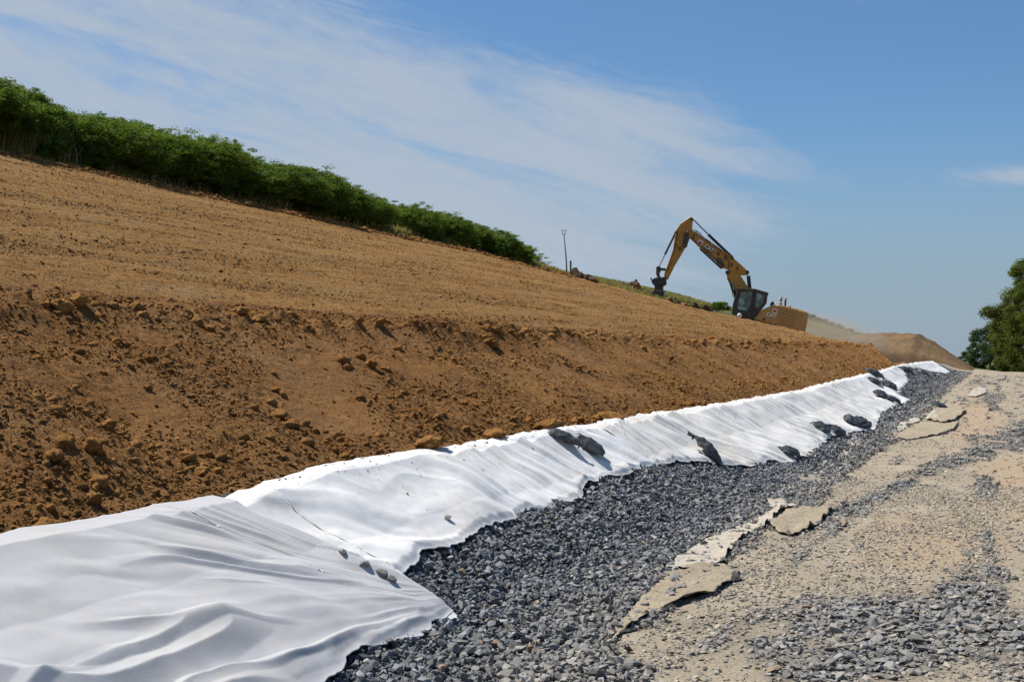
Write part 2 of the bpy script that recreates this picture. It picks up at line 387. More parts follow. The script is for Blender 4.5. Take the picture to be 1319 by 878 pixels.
# ------------------------------------------------------------------ road masks (world space)
def blob(L, s, cl, cs, rl, rs, sh=0.0):
    return np.exp(-(((L - cl - sh * (s - cs)) / rl) ** 2 + ((s - cs) / rs) ** 2) ** 1.6)
def grey_mask(L, s):
    n = 0.30 * fbm(s * 1.1, L * 2.2, 4, 301)
    gm = blob(L, s, 0.55, 8.1, 0.95, 1.55, -0.05)
    gm = np.maximum(gm, blob(L, s, 1.38, 16.0, 0.17, 5.0, -0.11) * 0.85)
    gm = np.maximum(gm, blob(L, s, 0.55, 23.5, 0.36, 5.5, -0.12) * 0.85)
    gm = np.maximum(gm, blob(L, s, -0.6, 31.0, 0.8, 7.0, -0.05) * 0.9)
    gm = np.maximum(gm, blob(L, s, 0.3, 50.0, 0.5, 9.0, -0.02) * 0.7)
    gm = np.maximum(gm, blob(L, s, 1.1, 70.0, 0.35, 12.0, 0.0) * 0.5)
    st = fbm(s * 0.16, L * 2.4, 4, 321, 0.6)          # loose stone thrown into long streaks by the wheels
    gm = np.maximum(gm, 0.62 * sstep(st, 0.0, 0.55) * sstep(1.9 - L, 0.0, 0.5))
    edge = 2.08 + 0.10 * fbm(s * 0.5, s * 0.0, 3, 305) - 0.35 * sstep(s, 7.6, 6.2)
    ditch = sstep(L + 0.6 * n, edge - 0.16, edge + 0.16)
    ditch = ditch * (1 - sstep(s, 98, 104))
    return np.clip(np.maximum(sstep(gm + 1.5 * n, 0.30, 0.95), ditch), 0, 1), ditch
def orange_mask(L, s):
    n = 0.3 * fbm(s * 0.9, L * 1.5, 3, 311)
    om = np.maximum(blob(L, s, 0.55, 12.6, 0.75, 2.6, 0), np.maximum(blob(L, s, -0.2, 19, 0.6, 6, 0), blob(L, s, 0.7, 40, 0.8, 16, 0)))
    return np.clip(sstep(om + n, 0.25, 0.9), 0, 1)

# ------------------------------------------------------------------ ground sheets
def sheet_patch(name, Ls, ss, mat, fine=True, attrs=False, kind='structure', dz=0.0):
    LL, SS = np.meshgrid(Ls, ss)
    z = Hm(LL, SS, fine) + dz
    co = np.stack([-LL, SS, z], -1).reshape(-1, 3)
    at = None
    if attrs:
        gm, _ = grey_mask(LL, SS); at = {'grey': gm.ravel(), 'orange': orange_mask(LL, SS).ravel()}
    f = grid_faces(len(ss), len(Ls))[:, ::-1]
    o = mesh_np(name, co, f, 4, mat, smooth=True, attrs=at)
    return tag(o, kind=kind)
def geo(a, b, q): return np.geomspace(a, b, int(math.log(b / a) / q) + 2)
sheet_patch('road', np.concatenate([np.linspace(-40, -3, 25), np.arange(-2.8, 4.61, 0.045)]), geo(1.5, 132, 0.006), M['road'], attrs=True)
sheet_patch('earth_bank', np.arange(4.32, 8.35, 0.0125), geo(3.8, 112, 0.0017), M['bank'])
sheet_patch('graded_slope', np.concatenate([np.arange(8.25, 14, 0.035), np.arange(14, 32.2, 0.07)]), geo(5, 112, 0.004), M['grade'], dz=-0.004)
sheet_patch('hillside', np.concatenate([np.linspace(-90, 0, 20), np.arange(2, 62, 0.8), np.linspace(63, 118, 14)]), np.concatenate([np.arange(-10, 84, 6), np.arange(84, 180, 1.2), np.arange(182, 300, 8)]), M['grassland'], fine=False, dz=-0.12)
# the plain that reaches the horizon
co = np.array([(-5000, -5000, -1.6), (5000, -5000, -1.6), (5000, 5500, -1.6), (-5000, 5500, -1.6)], float)
tag(mesh_np('ground', co, [[0, 1, 2, 3]], 4, M['grassland']), kind='structure')

# ------------------------------------------------------------------ stone templates
def hull_template(seed, npts=11, sq=(1, 0.8, 0.6)):
    rg = np.random.default_rng(seed)
    bm = bmesh.new()
    for _ in range(npts):
        v = rg.normal(size=3); v /= np.linalg.norm(v); v *= rg.uniform(0.75, 1.05)
        bm.verts.new(v * np.array(sq))
    r = bmesh.ops.convex_hull(bm, input=bm.verts)
    bmesh.ops.delete(bm, geom=[e for e in r['geom_interior'] if isinstance(e, bmesh.types.BMVert)], context='VERTS')
    bmesh.ops.triangulate(bm, faces=bm.faces)
    bmesh.ops.recalc_face_normals(bm, faces=bm.faces)
    bm.verts.index_update()
    v = np.array([x.co[:] for x in bm.verts]); f = np.array([[q.index for q in x.verts] for x in bm.faces]); bm.free()
    return v, f
def lump_template(seed, sub=2, amp=0.35, sq=(1, 0.9, 0.75)):
    bm = bmesh.new(); bmesh.ops.create_icosphere(bm, subdivisions=sub, radius=1)
    v = np.array([x.co[:] for x in bm.verts]); f = np.array([[q.index for q in x.verts] for x in bm.faces]); bm.free()
    n = fbm(v[:, 0] * 1.6 + v[:, 2] * 1.1 + seed * 7.1, v[:, 1] * 1.6 - v[:, 2] * 1.3, 3, seed)
    n2 = np.abs(fbm(v[:, 0] * 3.5 - v[:, 2] * 2 + seed, v[:, 1] * 3.5 + v[:, 2] * 2.2, 2, seed + 5))
    n3 = fbm(v[:, 0] * 7 - v[:, 2] * 5 + seed, v[:, 1] * 7 + v[:, 2] * 4.2, 2, seed + 9)
    v = v * (1 + amp * n + amp * 0.6 * n2 + (0.10 * n3 if sub >= 2 else 0))[:, None] * np.array(sq)
    return v, f
def scatter(name, pts, size, templates, mat, seed, flat=0.0, attrs=None, smooth=False, tilt=1.0, kind='stuff', label=None, cat=None):
    """one mesh of many stones: pts (n,3), size (n,)"""
    rg = np.random.default_rng(seed); n = len(pts)
    which = rg.integers(0, len(templates), n)
    cos, fcs, at = [], [], {k: [] for k in (attrs or {})}; off = 0
    for t, (v, f) in enumerate(templates):
        idx = np.where(which == t)[0]
        if not len(idx): continue
        k = len(idx)
        az = rg.uniform(0, 2 * np.pi, k); tx = rg.normal(0, 0.5 * tilt, k); ty = rg.normal(0, 0.5 * tilt, k)
        ca, sa = np.cos(az), np.sin(az); cx, sx = np.cos(tx), np.sin(tx); cy, sy = np.cos(ty), np.sin(ty)
        Z = np.zeros(k); O = np.ones(k)
        Rz = np.stack([ca, -sa, Z, sa, ca, Z, Z, Z, O], -1).reshape(k, 3, 3)
        Rx = np.stack([O, Z, Z, Z, cx, -sx, Z, sx, cx], -1).reshape(k, 3, 3)
        Ry = np.stack([cy, Z, sy, Z, O, Z, -sy, Z, cy], -1).reshape(k, 3, 3)
        RR_ = Rx @ Ry @ Rz
        sc = size[idx][:, None] * rg.uniform(0.75, 1.3, (k, 3))
        vv = np.einsum('kij,kvj->kvi', RR_, v[None] * sc[:, None, :])
        if flat: vv[:, :, 2] *= (1 - flat)
        vv += pts[idx][:, None, :]
        cos.append(vv.reshape(-1, 3)); fcs.append((f[None] + (np.arange(k) * len(v))[:, None, None] + off).reshape(-1, 3)); off += k * len(v)
        for a in at: at[a].append(np.repeat(attrs[a][idx], len(v)))
    o = mesh_np(name, np.concatenate(cos), np.concatenate(fcs), 3, mat, smooth=smooth, attrs={a: np.concatenate(b) for a, b in at.items()} if attrs else None)
    return tag(o, label, cat, kind=kind)
HT = [hull_template(i, 10 + i % 4, (1, 0.72 + 0.05 * (i % 4), 0.45 + 0.06 * (i % 3))) for i in range(14)]
HS = [hull_template(40 + i, 8, (1, 0.8, 0.55)) for i in range(8)]

# ------------------------------------------------------------------ fabric edges
BOT = [(380, 899), (410, 878), (440, 858), (470, 838), (505, 829), (535, 818), (560, 801)]
BOT2 = [(504, 753), (525, 735), (545, 712), (575, 704), (604, 687), (633, 676), (655, 666), (676, 656), (709, 657), (720, 645), (746, 637), (758, 622), (786, 607),
        (811, 611), (829, 599), (850, 596), (908, 593), (947, 602), (1000, 595), (1023, 592), (1043, 585), (1055, 575), (1070, 563), (1100, 556), (1127, 553), (1135, 532), (1150, 524), (1172, 517)]
b1 = np.array([ground_at(x, y, 0.05)[:2] for x, y in BOT])
b2 = np.array([ground_at(x, y, 0.05)[:2] for x, y in BOT2])
b1 = b1[np.argsort(b1[:, 1])]; b2 = b2[np.argsort(b2[:, 1])]
def edge_bot(s):
    s = np.asarray(s, float)
    e1 = np.interp(s, b1[:, 1], b1[:, 0]); e2 = np.interp(s, b2[:, 1], b2[:, 0])
    return np.where(s < 7.3, e1, e2)
print('b1', b1.round(2).tolist()); print('b2', b2.round(2).tolist())

def edge_far(s):       # where the sheet stops above the gravel bay at the far end
    return np.interp(s, [40, 47, 50, 56, 60, 66, 70, 74, 78, 84, 90], [3.3, 3.25, 3.45, 3.55, 3.9, 4.2, 4.1, 3.9, 3.55, 3.15, 3.1])
EB = lambda s: np.where(np.asarray(s) < 46, edge_bot(s), edge_far(s))

from mathutils.bvhtree import BVHTree
SHEETS = []
def sheet_pixel(px, py):
    '''where the sight line through a pixel meets a sheet'''
    o = Vector((0, 0, EYE)); d = (Vector([float(q) for q in pix(px, py, 10.0)]) - o).normalized(); best = None
    for t in SHEETS:
        h = t.ray_cast(o, d)
        if h[0] is not None and (best is None or h[3] < best[3]): best = h
    return best
def sheet_top(x, y):
    best = None
    for t in SHEETS:
        h = t.ray_cast(Vector((x, y, 6.0)), Vector((0, 0, -1)))
        if h[0] is not None and (best is None or h[0].z > best): best = h[0].z
    return best
def fabric_sheet(sa, sb, mat, label, seed, lift, nu, nv, style='down', taper=None, skew=0.0):
    """skew: the side edges lean along the ditch towards the toe"""
    u = np.linspace(0, 1, nu)[:, None]; v = np.linspace(0, 1, nv)[None, :]
    s = sa + (sb - sa) * v + skew * u * (1 if style != 'near' else v)
    s = s + 0.0 * u
    if style == 'near': s = s + 0.10 * perlin(u * 3.0, 0 * v, seed) * (v > 0.9)
    top = 4.50 + 0.06 * fbm(s * 0.9, 0 * s, 3, seed + 1) + 0.02 * fbm(s * 5, 0 * s, 2, seed + 1)
    bot = EB(s) + 0.05 * fbm(s * 1.7, 0 * s, 4, seed + 2, 0.6)
    if style == 'far': bot = bot + 0.10 * fbm(s * 0.5, 0 * s, 2, seed)
    if taper is not None: bot = bot + taper(v) * (top - bot)
    Lc = top + (bot - top) * (u ** 0.9)
    z = H0(Lc, s)
    if style == 'near':
        cs, cl = 7.35, 3.05
        th = np.arctan2(Lc - cl, cs - s); r = np.hypot(Lc - cl, cs - s)
        wv = fbm(th * 3.4 + 0.22 * perlin(r * 1.1, th * 1.5, seed + 7), r * 0.45, 2, seed + 3, 0.30)
        ridge = 1 - np.abs(perlin(th * 2.6 + 3.1 + 0.3 * r, r * 0.45, seed + 4)) * 2.2
        fold = perlin(th * 6.5 + 0.2 * perlin(r * 0.8, th, seed + 12), r * 0.62, seed + 13)
        fold2 = perlin(th * 11 + 0.35 * r, r * 0.9, seed + 14)
        crease = 1 - np.minimum(1, 4.6 * np.abs(perlin(th * 5.2 + 0.15 * perlin(r, th * 2, seed + 22), r * 0.5, seed + 23)))
        crease2 = 1 - np.minimum(1, 4.6 * np.abs(perlin(th * 9.5 + 0.2 * r, r * 0.7, seed + 33)))
        fold4 = perlin(th * 19 + 0.8 * r, r * 1.1, seed + 24)
        msk = sstep(perlin(th * 3.1, r * 0.9, seed + 41), -0.35, 0.35); msk2 = sstep(perlin(th * 4.7 + 3, r * 1.1, seed + 42), -0.25, 0.4)
        wr = (0.022 * wv + 0.024 * fold + 0.013 * fold2 + 0.050 * crease * msk + 0.026 * crease2 * msk2 + 0.006 * fold4) * np.clip(r * 0.55, 0, 1)
        wr = wr + 0.024 * perlin(s * 3.0 + Lc * 2.2, Lc * 1.2 - s * 0.5, seed + 16)
        wr = wr + 0.014 * perlin(Lc * 4.2 + s * 1.5 + 0.4 * perlin(s, Lc, seed), s * 0.45, seed + 17) * sstep(r, 1.2, 3.0)
        wr = wr + 0.004 * fbm(s * 4, Lc * 5, 2, seed + 8) + 0.06 * np.exp(-((Lc - 3.6) / 0.45) ** 2) * sstep(s, 8.0, 5.5)
    else:
        q = s * (1.7 if style == 'down' else 1.0) + (1.5 + 0.9 * perlin(s * 0.25, 0 * s, seed + 20)) * Lc
        q = q + 0.25 * fbm(s * 0.8, Lc * 1.3, 2, seed + 9)
        rid = 1 - np.minimum(1, 2.4 * np.abs(perlin(q * 0.9, Lc * 0.45, seed + 4)))
        wr = 0.040 * perlin(q, Lc * 0.5, seed + 3) + 0.036 * perlin(q * 2.1, Lc * 0.8, seed + 6) + 0.010 * perlin(q * 4.7, Lc * 1.6, seed + 26) + 0.035 * rid ** 1.5 * sstep(perlin(s * 0.5, Lc * 0.7, seed + 31), -0.3, 0.4)
        wr = wr + 0.05 * fbm(s * 0.7, Lc * 1.4, 2, seed + 15) + 0.0035 * fbm(s * 7, Lc * 7, 2, seed + 5)
    env = 0.35 + 0.65 * sstep(u, 0.0, 0.15) * (1 - 0.45 * sstep(u, 0.88, 1.0))
    if style == 'near': env = 0.10 + 0.90 * sstep(u, 0.0, 0.30) * (1 - 0.45 * sstep(u, 0.88, 1.0))
    z = z + lift + 0.05 + wr * env
    if style == 'near': z = z + 0.030 * sstep(v, 0.965, 0.995) * sstep(u, 0.10, 0.45)
    else: z = z - 0.045 * sstep(v, 0.055, 0.0)
    z = z - 0.05 * sstep(u, 0.0, 0.05)[::1] * 0 - 0.03 * sstep(u, 0.93, 1.0)
    fl = H0(Lc, s) + 0.016 + lift * 0.4; kk = 45.0; z = fl + np.logaddexp(0, kk * (z - fl)) / kk
    co = np.stack([-Lc, s, z], -1).reshape(-1, 3)
    o = mesh_np('geotextile_sheet', co, grid_faces(nu, nv), 4, mat, smooth=True)
    SHEETS.append(BVHTree.FromPolygons(co.tolist(), grid_faces(nu, nv).tolist()))
    md = o.modifiers.new('thickness', 'SOLIDIFY'); md.thickness = 0.006; md.offset = 1
    tag(o, label, 'geotextile sheet', 'white geotextile sheets laid along the bank')
    return o
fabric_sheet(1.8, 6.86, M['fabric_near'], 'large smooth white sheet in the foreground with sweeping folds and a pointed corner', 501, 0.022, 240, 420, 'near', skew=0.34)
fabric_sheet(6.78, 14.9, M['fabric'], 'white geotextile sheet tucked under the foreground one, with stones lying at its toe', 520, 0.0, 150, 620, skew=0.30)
fabric_sheet(14.6, 23.9, M['fabric2'], 'rumpled white geotextile sheet carrying the two tied black sandbags', 540, 0.018, 110, 520)
fabric_sheet(23.4, 40.2, M['fabric2'], 'smoother dirt streaked white geotextile sheet beyond the upright black sandbag', 560, 0.03, 90, 520)
fabric_sheet(39.4, 57.5, M['fabric'], 'ragged white geotextile sheet with sandbags holding its torn lower edge', 580, 0.02, 70, 420, 'far')
fabric_sheet(56.5, 76.0, M['fabric2'], 'narrow white geotextile sheet above the bay of dark gravel', 600, 0.03, 50, 300, 'far')
fabric_sheet(74.5, 95.0, M['fabric'], 'farthest bright white geotextile sheet where the ditch ends before the soil heap', 620, 0.05, 50, 300, 'far', taper=lambda v: 0.8 * sstep(v, 0.75, 1.0))

# ------------------------------------------------------------------ scraps of felt at the edge of the track
FELT_POLYS = []
def inside(P, x, y):
    r = np.zeros(len(x), bool); n = len(P)
    for i in range(n):
        x0, y0 = P[i]; x1, y1 = P[(i + 1) % n]
        c = ((y0 > y) != (y1 > y)) & (x < (x1 - x0) * (y - y0) / (y1 - y0 + 1e-12) + x0); r ^= c
    return r
def felt(name, poly, mat, label, seed, wave=0.02, lift=0.035, cell=0.04, curl=None, thick=0.006, hem=True):
    lift = min(lift, 0.10) * 0.4 + 0.004; wave *= 0.45; thick = min(thick, 0.012)
    P = [ground_at(x, y, 0.02)[:2] for x, y in poly]; FELT_POLYS.append(P)
    # roughen the outline
    out = []
    for i in range(len(P)):
        a = np.array(P[i]); b = np.array(P[(i + 1) % len(P)]); n = max(2, int(np.hypot(*(b - a)) / cell))
        for t in range(n):
            q = a + (b - a) * t / n; nrm = np.array([-(b - a)[1], (b - a)[0]]); nrm /= (np.hypot(*nrm) + 1e-9)
            q = q + nrm * 0.022 * float(fbm(q[0] * 5, q[1] * 5, 3, seed)) * (cell / 0.04) ** 0.5
            out.append(q)
    nb = len(out)
    A = np.array(out); mn, mx = A.min(0), A.max(0)
    pts = [Vector(q) for q in out]
    gx = np.arange(mn[0], mx[0], cell); gy = np.arange(mn[1], mx[1], cell)
    rgx = np.random.default_rng(seed)
    for a in gx:
        for b in gy:
            pts.append(Vector((a + rgx.uniform(-.2, .2) * cell, b + rgx.uniform(-.2, .2) * cell)))
    vs_, es_, fs_, *_ = delaunay_2d_cdt(pts, [], [list(range(nb))], 1, 1e-6)
    V = np.array([(v.x, v.y) for v in vs_])
    # distance to outline
    seg = A
    d = np.min(np.hypot(V[:, None, 0] - seg[None, :, 0], V[:, None, 1] - seg[None, :, 1]), 1)
    z = Hm(V[:, 0], V[:, 1], False) + lift + wave * fbm(V[:, 1] * 1.8, V[:, 0] * 4.5, 3, seed) * 1.6 + 0.013 * (1 - 2 * np.abs(perlin(V[:, 1] * 3.5 + V[:, 0] * 3, V[:, 0] * 6 - V[:, 1], seed + 5)))
    if curl:      # the edge facing the track lifts off the ground
        near = np.exp(-(d / 0.06) ** 2)
        side = sstep(-(V[:, 0] - np.interp(V[:, 1], *curl['line'])), -0.02, 0.06)
        z = z + near * side * curl['h'] * np.clip(0.35 + 1.3 * fbm(V[:, 1] * 1.9, V[:, 0], 2, seed + 2), 0.05, 1.6)
    z = np.maximum(z, Hm(V[:, 0], V[:, 1], False) + 0.016)
    co = np.stack([-V[:, 0], V[:, 1], z], -1)
    faces = [list(f) for f in fs_]
    me = bpy.data.meshes.new(name); me.from_pydata(co.tolist(), [], faces); me.shade_smooth(); me.materials.append(mat)
    o = bpy.data.objects.new(name, me); C.objects.link(o)
    bm = bmesh.new(); bm.from_mesh(me); bmesh.ops.recalc_face_normals(bm, faces=bm.faces)
    if bm.faces and sum(f.normal.z for f in bm.faces) < 0: bmesh.ops.reverse_faces(bm, faces=bm.faces)
    bm.to_mesh(me); bm.free()
    md = o.modifiers.new('thickness', 'SOLIDIFY'); md.thickness = thick; md.offset = -1
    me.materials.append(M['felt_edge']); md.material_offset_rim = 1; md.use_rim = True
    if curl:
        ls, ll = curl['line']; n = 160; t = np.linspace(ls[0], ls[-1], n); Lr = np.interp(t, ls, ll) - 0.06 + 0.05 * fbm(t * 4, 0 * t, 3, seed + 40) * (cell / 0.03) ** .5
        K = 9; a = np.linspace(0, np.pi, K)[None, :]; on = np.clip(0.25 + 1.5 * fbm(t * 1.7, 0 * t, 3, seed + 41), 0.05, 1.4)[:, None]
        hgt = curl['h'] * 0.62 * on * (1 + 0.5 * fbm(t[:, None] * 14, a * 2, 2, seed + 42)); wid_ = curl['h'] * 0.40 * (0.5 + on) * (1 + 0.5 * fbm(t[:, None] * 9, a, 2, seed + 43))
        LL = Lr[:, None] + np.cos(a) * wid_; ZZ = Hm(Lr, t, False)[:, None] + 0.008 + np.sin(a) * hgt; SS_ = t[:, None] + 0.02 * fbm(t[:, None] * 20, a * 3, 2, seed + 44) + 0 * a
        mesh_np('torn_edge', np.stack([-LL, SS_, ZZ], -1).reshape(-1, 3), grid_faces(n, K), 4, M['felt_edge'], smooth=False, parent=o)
    return tag(o, label, 'geotextile scrap', 'felt scraps along the edge of the track')
def curl_line(pts):
    Q = np.array([ground_at(x, y, 0.02)[:2] for x, y in pts]); Q = Q[np.argsort(Q[:, 1])]; return (Q[:, 1], Q[:, 0] + 0.06)
low_r = [(953, 735), (920, 763), (885, 772), (848, 787), (812, 806), (789, 826)]
up_r = [(1024, 651), (1000, 664), (985, 678), (965, 686), (945, 703), (930, 722)]
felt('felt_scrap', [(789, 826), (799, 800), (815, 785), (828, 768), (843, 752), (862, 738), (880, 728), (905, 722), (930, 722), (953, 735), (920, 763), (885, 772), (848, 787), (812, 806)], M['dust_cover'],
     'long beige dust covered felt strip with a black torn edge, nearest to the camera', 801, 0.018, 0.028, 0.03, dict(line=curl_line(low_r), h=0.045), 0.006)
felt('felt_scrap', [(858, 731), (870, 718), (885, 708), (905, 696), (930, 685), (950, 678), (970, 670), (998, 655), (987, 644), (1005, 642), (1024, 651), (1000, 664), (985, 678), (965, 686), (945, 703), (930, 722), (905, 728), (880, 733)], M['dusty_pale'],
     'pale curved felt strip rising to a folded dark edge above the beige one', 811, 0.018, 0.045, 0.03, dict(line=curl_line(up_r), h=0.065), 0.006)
felt('felt_scrap', [(990, 675), (1003, 664), (1022, 652), (1050, 654), (1074, 654), (1066, 664), (1056, 673), (1040, 681), (1020, 688), (1003, 685)], M['dust_cover'],
     'flat tan felt flap with a straight lifted edge to the right of the pale strip', 821, 0.02, 0.05, 0.035, dict(line=curl_line([(1074, 656), (1056, 673), (1020, 688), (990, 678)]), h=0.05), 0.006)
felt('felt_scrap', [(1136, 561), (1155, 551), (1182, 543), (1215, 545), (1235, 543), (1229, 552), (1205, 560), (1170, 566)], M['dust_cover'],
     'wide flat dusty felt piece with a dark right edge beside the far gravel', 831, 0.02, 0.05, 0.08, dict(line=curl_line([(1235, 545), (1229, 553), (1205, 561)]), h=0.045), 0.02)
felt('felt_scrap', [(1196, 540), (1206, 528), (1222, 522), (1240, 524), (1243, 531), (1230, 541), (1212, 544)], M['dust_cover'],
     'grey brown felt piece heaped up behind the wide flat one', 841, 0.05, 0.10, 0.09, dict(line=curl_line([(1243, 528), (1230, 542)]), h=0.06), 0.02)
felt('felt_scrap', [(1192, 541), (1196, 534), (1204, 528), (1209, 534), (1209, 540)], M['dusty_pale'], 'small pale pinkish felt corner standing on the grey piece', 851, 0.02, 0.14, 0.08, None, 0.02)
felt('felt_scrap', [(1153, 553), (1160, 546), (1172, 541), (1184, 538), (1186, 543), (1170, 549), (1160, 556)], M['dusty_pale'], 'narrow pale felt strip on the gravel left of the wide flat piece', 861, 0.03, 0.10, 0.08, None, 0.02)
felt('felt_scrap', [(1246, 510), (1252, 503), (1262, 499), (1271, 500), (1271, 506), (1258, 511)], M['dusty_pale'], 'crumpled pale felt piece with a dark hollow far along the track edge', 871, 0.04, 0.16, 0.12, None, 0.03)
felt('felt_scrap', [(1284, 489), (1287, 483), (1296, 484), (1294, 489)], M['grey_felt'], 'last grey felt scrap at the far end of the gravel', 881, 0.03, 0.25, 0.2, None, 0.04)
felt('felt_scrap', [(1092, 574), (1097, 564), (1104, 562), (1106, 569), (1112, 573), (1100, 577)], M['dusty_pale'], 'torn white felt scrap between gravel and track', 891, 0.03, 0.05, 0.06, None, 0.02)
felt('felt_scrap', [(1083, 589), (1087, 581), (1094, 583), (1092, 590)], M['dusty_pale'], 'tiny pale felt scrap in front of the torn white one', 895, 0.03, 0.05, 0.06, None, 0.02)
felt('felt_scrap', [(1026, 612), (1042, 610), (1066, 613), (1062, 620), (1036, 621)], M['grey_felt'], 'flat grey felt patch nearly buried in the track', 897, 0.01, 0.035, 0.06, None, 0.006)
# ------------------------------------------------------------------ gravel
rg = np.random.default_rng(11)
def cam_px(L, s):
    x = -L; den = s * CP - x * SP
    return 659.5 + 1700 * (s * SP + x * CP) / den, den
def gravel_zone(name, n, s0, s1, L0, L1, size, mode, seed, tmpl, flat=0.0, label=None):
    rg = np.random.default_rng(seed)
    s = np.exp(rg.uniform(math.log(s0), math.log(s1), n)) if mode['log'] else rg.uniform(s0, s1, n)
    L = rg.uniform(L0, L1, n)
    gm, dt = grey_mask(L, s)
    eb = EB(s)
    px, _ = cam_px(L, s)
    bare = np.clip(0.25 + 1.2 * fbm(s * 0.35, L * 1.6, 4, 377, 0.6) + 0.55, 0.18, 1.3)      # worn smooth lanes and strewn ones
    if mode['kind'] == 'ditch': keep = (rg.random(n) < dt) & (L < eb + 0.05)
    else: keep = (rg.random(n) < mode['base'] * bare * (1 - gm) + mode['grey'] * gm) & (dt < 0.6)
    keep &= px < 1650
    for P in FELT_POLYS: keep &= ~(inside(P, L, s) & (rg.random(n) < (0.95 - 0.35 * (fbm(s * 3, L * 5, 2, 47) > 0.15)) * np.where(s > 24, 0.62, 0.90)))
    L, s, gm, dt = L[keep], s[keep], gm[keep], dt[keep]
    n = len(L)
    sz = size * np.clip(rg.lognormal(-0.04, 0.42, n), 0.4, 2.3) * (1 + mode.get('grow', 0) * s)
    if mode['kind'] == 'road': sz = sz * (0.62 + 0.5 * gm)
    z = Hm(L, s, False) + sz * (0.30 + 0.55 * rg.random(n) if mode['kind'] == 'ditch' else 0.12 + 0.3 * rg.random(n) * (0.3 + gm))
    if mode['kind'] == 'ditch':
        dust = np.clip((1 - sstep(L, 1.95, 3.05)) * 0.72 + 0.25 * fbm(s * .8, L * 2, 3, 77), 0, 0.75) * (0.35 + 0.65 * rg.random(n))
    else:
        dust = np.clip(1.0 - gm * (0.85 - 0.55 * rg.random(n)) , 0, 1)
        dust = np.where(rg.random(n) < 0.16, dust * 0.5, dust)
    pts = np.stack([-L, s, z], -1)
    print(name, n)
    return scatter(name, pts, sz, tmpl, M['stone'], seed + 1, flat=flat, attrs={'dust': dust}, label=label)
gravel_zone('ditch_gravel', 92000, 4.8, 20, 1.5, 4.4, 0.0200, dict(kind='ditch', log=False), 21, HT, label='dark blue grey crushed stone filling the ditch').update_tag()
gravel_zone('ditch_gravel', 100000, 20, 102, 1.5, 4.4, 0.0245, dict(kind='ditch', log=True, grow=0.006), 22, HS, label='dark crushed stone in the far part of the ditch')
gravel_zone('road_gravel', 84000, 4.6, 18, -2.4, 2.7, 0.023, dict(kind='road', log=False, base=0.62, grey=0.97), 23, HT, 0.3, label='loose tan and grey stones strewn on the track')
gravel_zone('road_gravel', 45000, 18, 90, -1.8, 2.7, 0.026, dict(kind='road', log=True, base=0.35, grey=0.95, grow=0.006), 24, HS, 0.3, label='loose stones on the far part of the track')

# ------------------------------------------------------------------ clods on the bank and on the graded slope
LT = [lump_template(i, 1, 0.38) for i in range(10)]
LT2 = [lump_template(60 + i, 2, 0.42) for i in range(8)]
def clod_points(n, s0, s1, L0, L1, seed, clump=True, power=1.0):
    rg = np.random.default_rng(seed)
    s = np.exp(rg.uniform(math.log(s0), math.log(s1), n)); L = rg.uniform(L0, L1, n)
    if clump == 'streak':
        st = fbm(s * 0.12, L * 1.3, 4, 67, 0.6); k = rg.random(n) < np.clip(0.30 + 1.1 * st, 0.05, 1); s, L = s[k], L[k]
    elif clump:
        d = fbm(s * 0.7, L * 1.0, 3, 201)
        low = np.exp(-((L - 4.85) / 0.35) ** 2) + 1.0 * np.exp(-((L - 7.35) / 0.3) ** 2)
        holl = np.exp(-((s - 10.3 - (L - 5.6) * 1.2) / 0.8) ** 2 - ((L - 5.5) / 0.75) ** 2)
        p = np.clip(0.42 + 0.9 * d + 0.75 * low - holl * 1.2, 0.06, 1) ** power
        k = rg.random(n) < p; s, L = s[k], L[k]
    k = s < s_end(L) + 2; s, L = s[k], L[k]
    return L, s
def clods(name, n, s0, s1, L0, L1, r0, r1, alpha, seed, tm, mat, clump=True, grow=0.012, label=None, power=1.0, smooth=True):
    L, s = clod_points(n, s0, s1, L0, L1, seed, clump, power)
    rg = np.random.default_rng(seed + 1)
    r = r0 * (1 - rg.random(len(L)) * (1 - (r0 / r1) ** alpha)) ** (-1 / alpha)
    r = r * (1 + grow * s)
    z = Hm(L, s, True) + r * 0.30
    print(name, len(L))
    return scatter(name, np.stack([-L, s, z], -1), r, tm, mat, seed + 2, flat=0.15, smooth=smooth, label=label)
clods('soil_crumbs', 170000, 4.6, 100, 4.5, 8.2, 0.006, 0.034, 2.2, 301, HS, M['clod'], label='brown soil crumbs covering the rough bank', smooth=False)
clods('soil_crumbs', 8500, 4.8, 100, 4.6, 8.0, 0.013, 0.048, 2.5, 305, LT, M['clod'], label='small dried soil clods heaped over the rough bank', power=1.6)
clods('slope_crumbs', 420000, 8, 95, 8.0, 28.5, 0.007, 0.040, 2.5, 311, HS, M['gclod'], 'streak', 0.008, 'fine soil crumbs on the graded slope', smooth=False)
clods('slope_crumbs', 9000, 28, 92, 26.6, 29.0, 0.03, 0.13, 2.0, 317, LT, M['clod'], False, 0.004, 'reddish broken soil along the foot of the hedge', smooth=False)

def single_mesh(name, tmpl, mat, r, smooth=True):
    v, f = tmpl
    return mesh_np(name, v * r, f, 3, mat, smooth=smooth, link=False)
def place_rock(name, me, L, s, z, rot, scl, label, cat, group=None):
    o = bpy.data.objects.new(name, me); C.objects.link(o)
    o.location = (-L, s, z); o.rotation_euler = rot; o.scale = scl
    return tag(o, label, cat, group)
LT3 = [lump_template(90 + i, 3, 0.45) for i in range(7)]
clod_me = [single_mesh('soil_clod', t, M['clod'], 1.0) for t in LT3]
rr = random.Random(5)
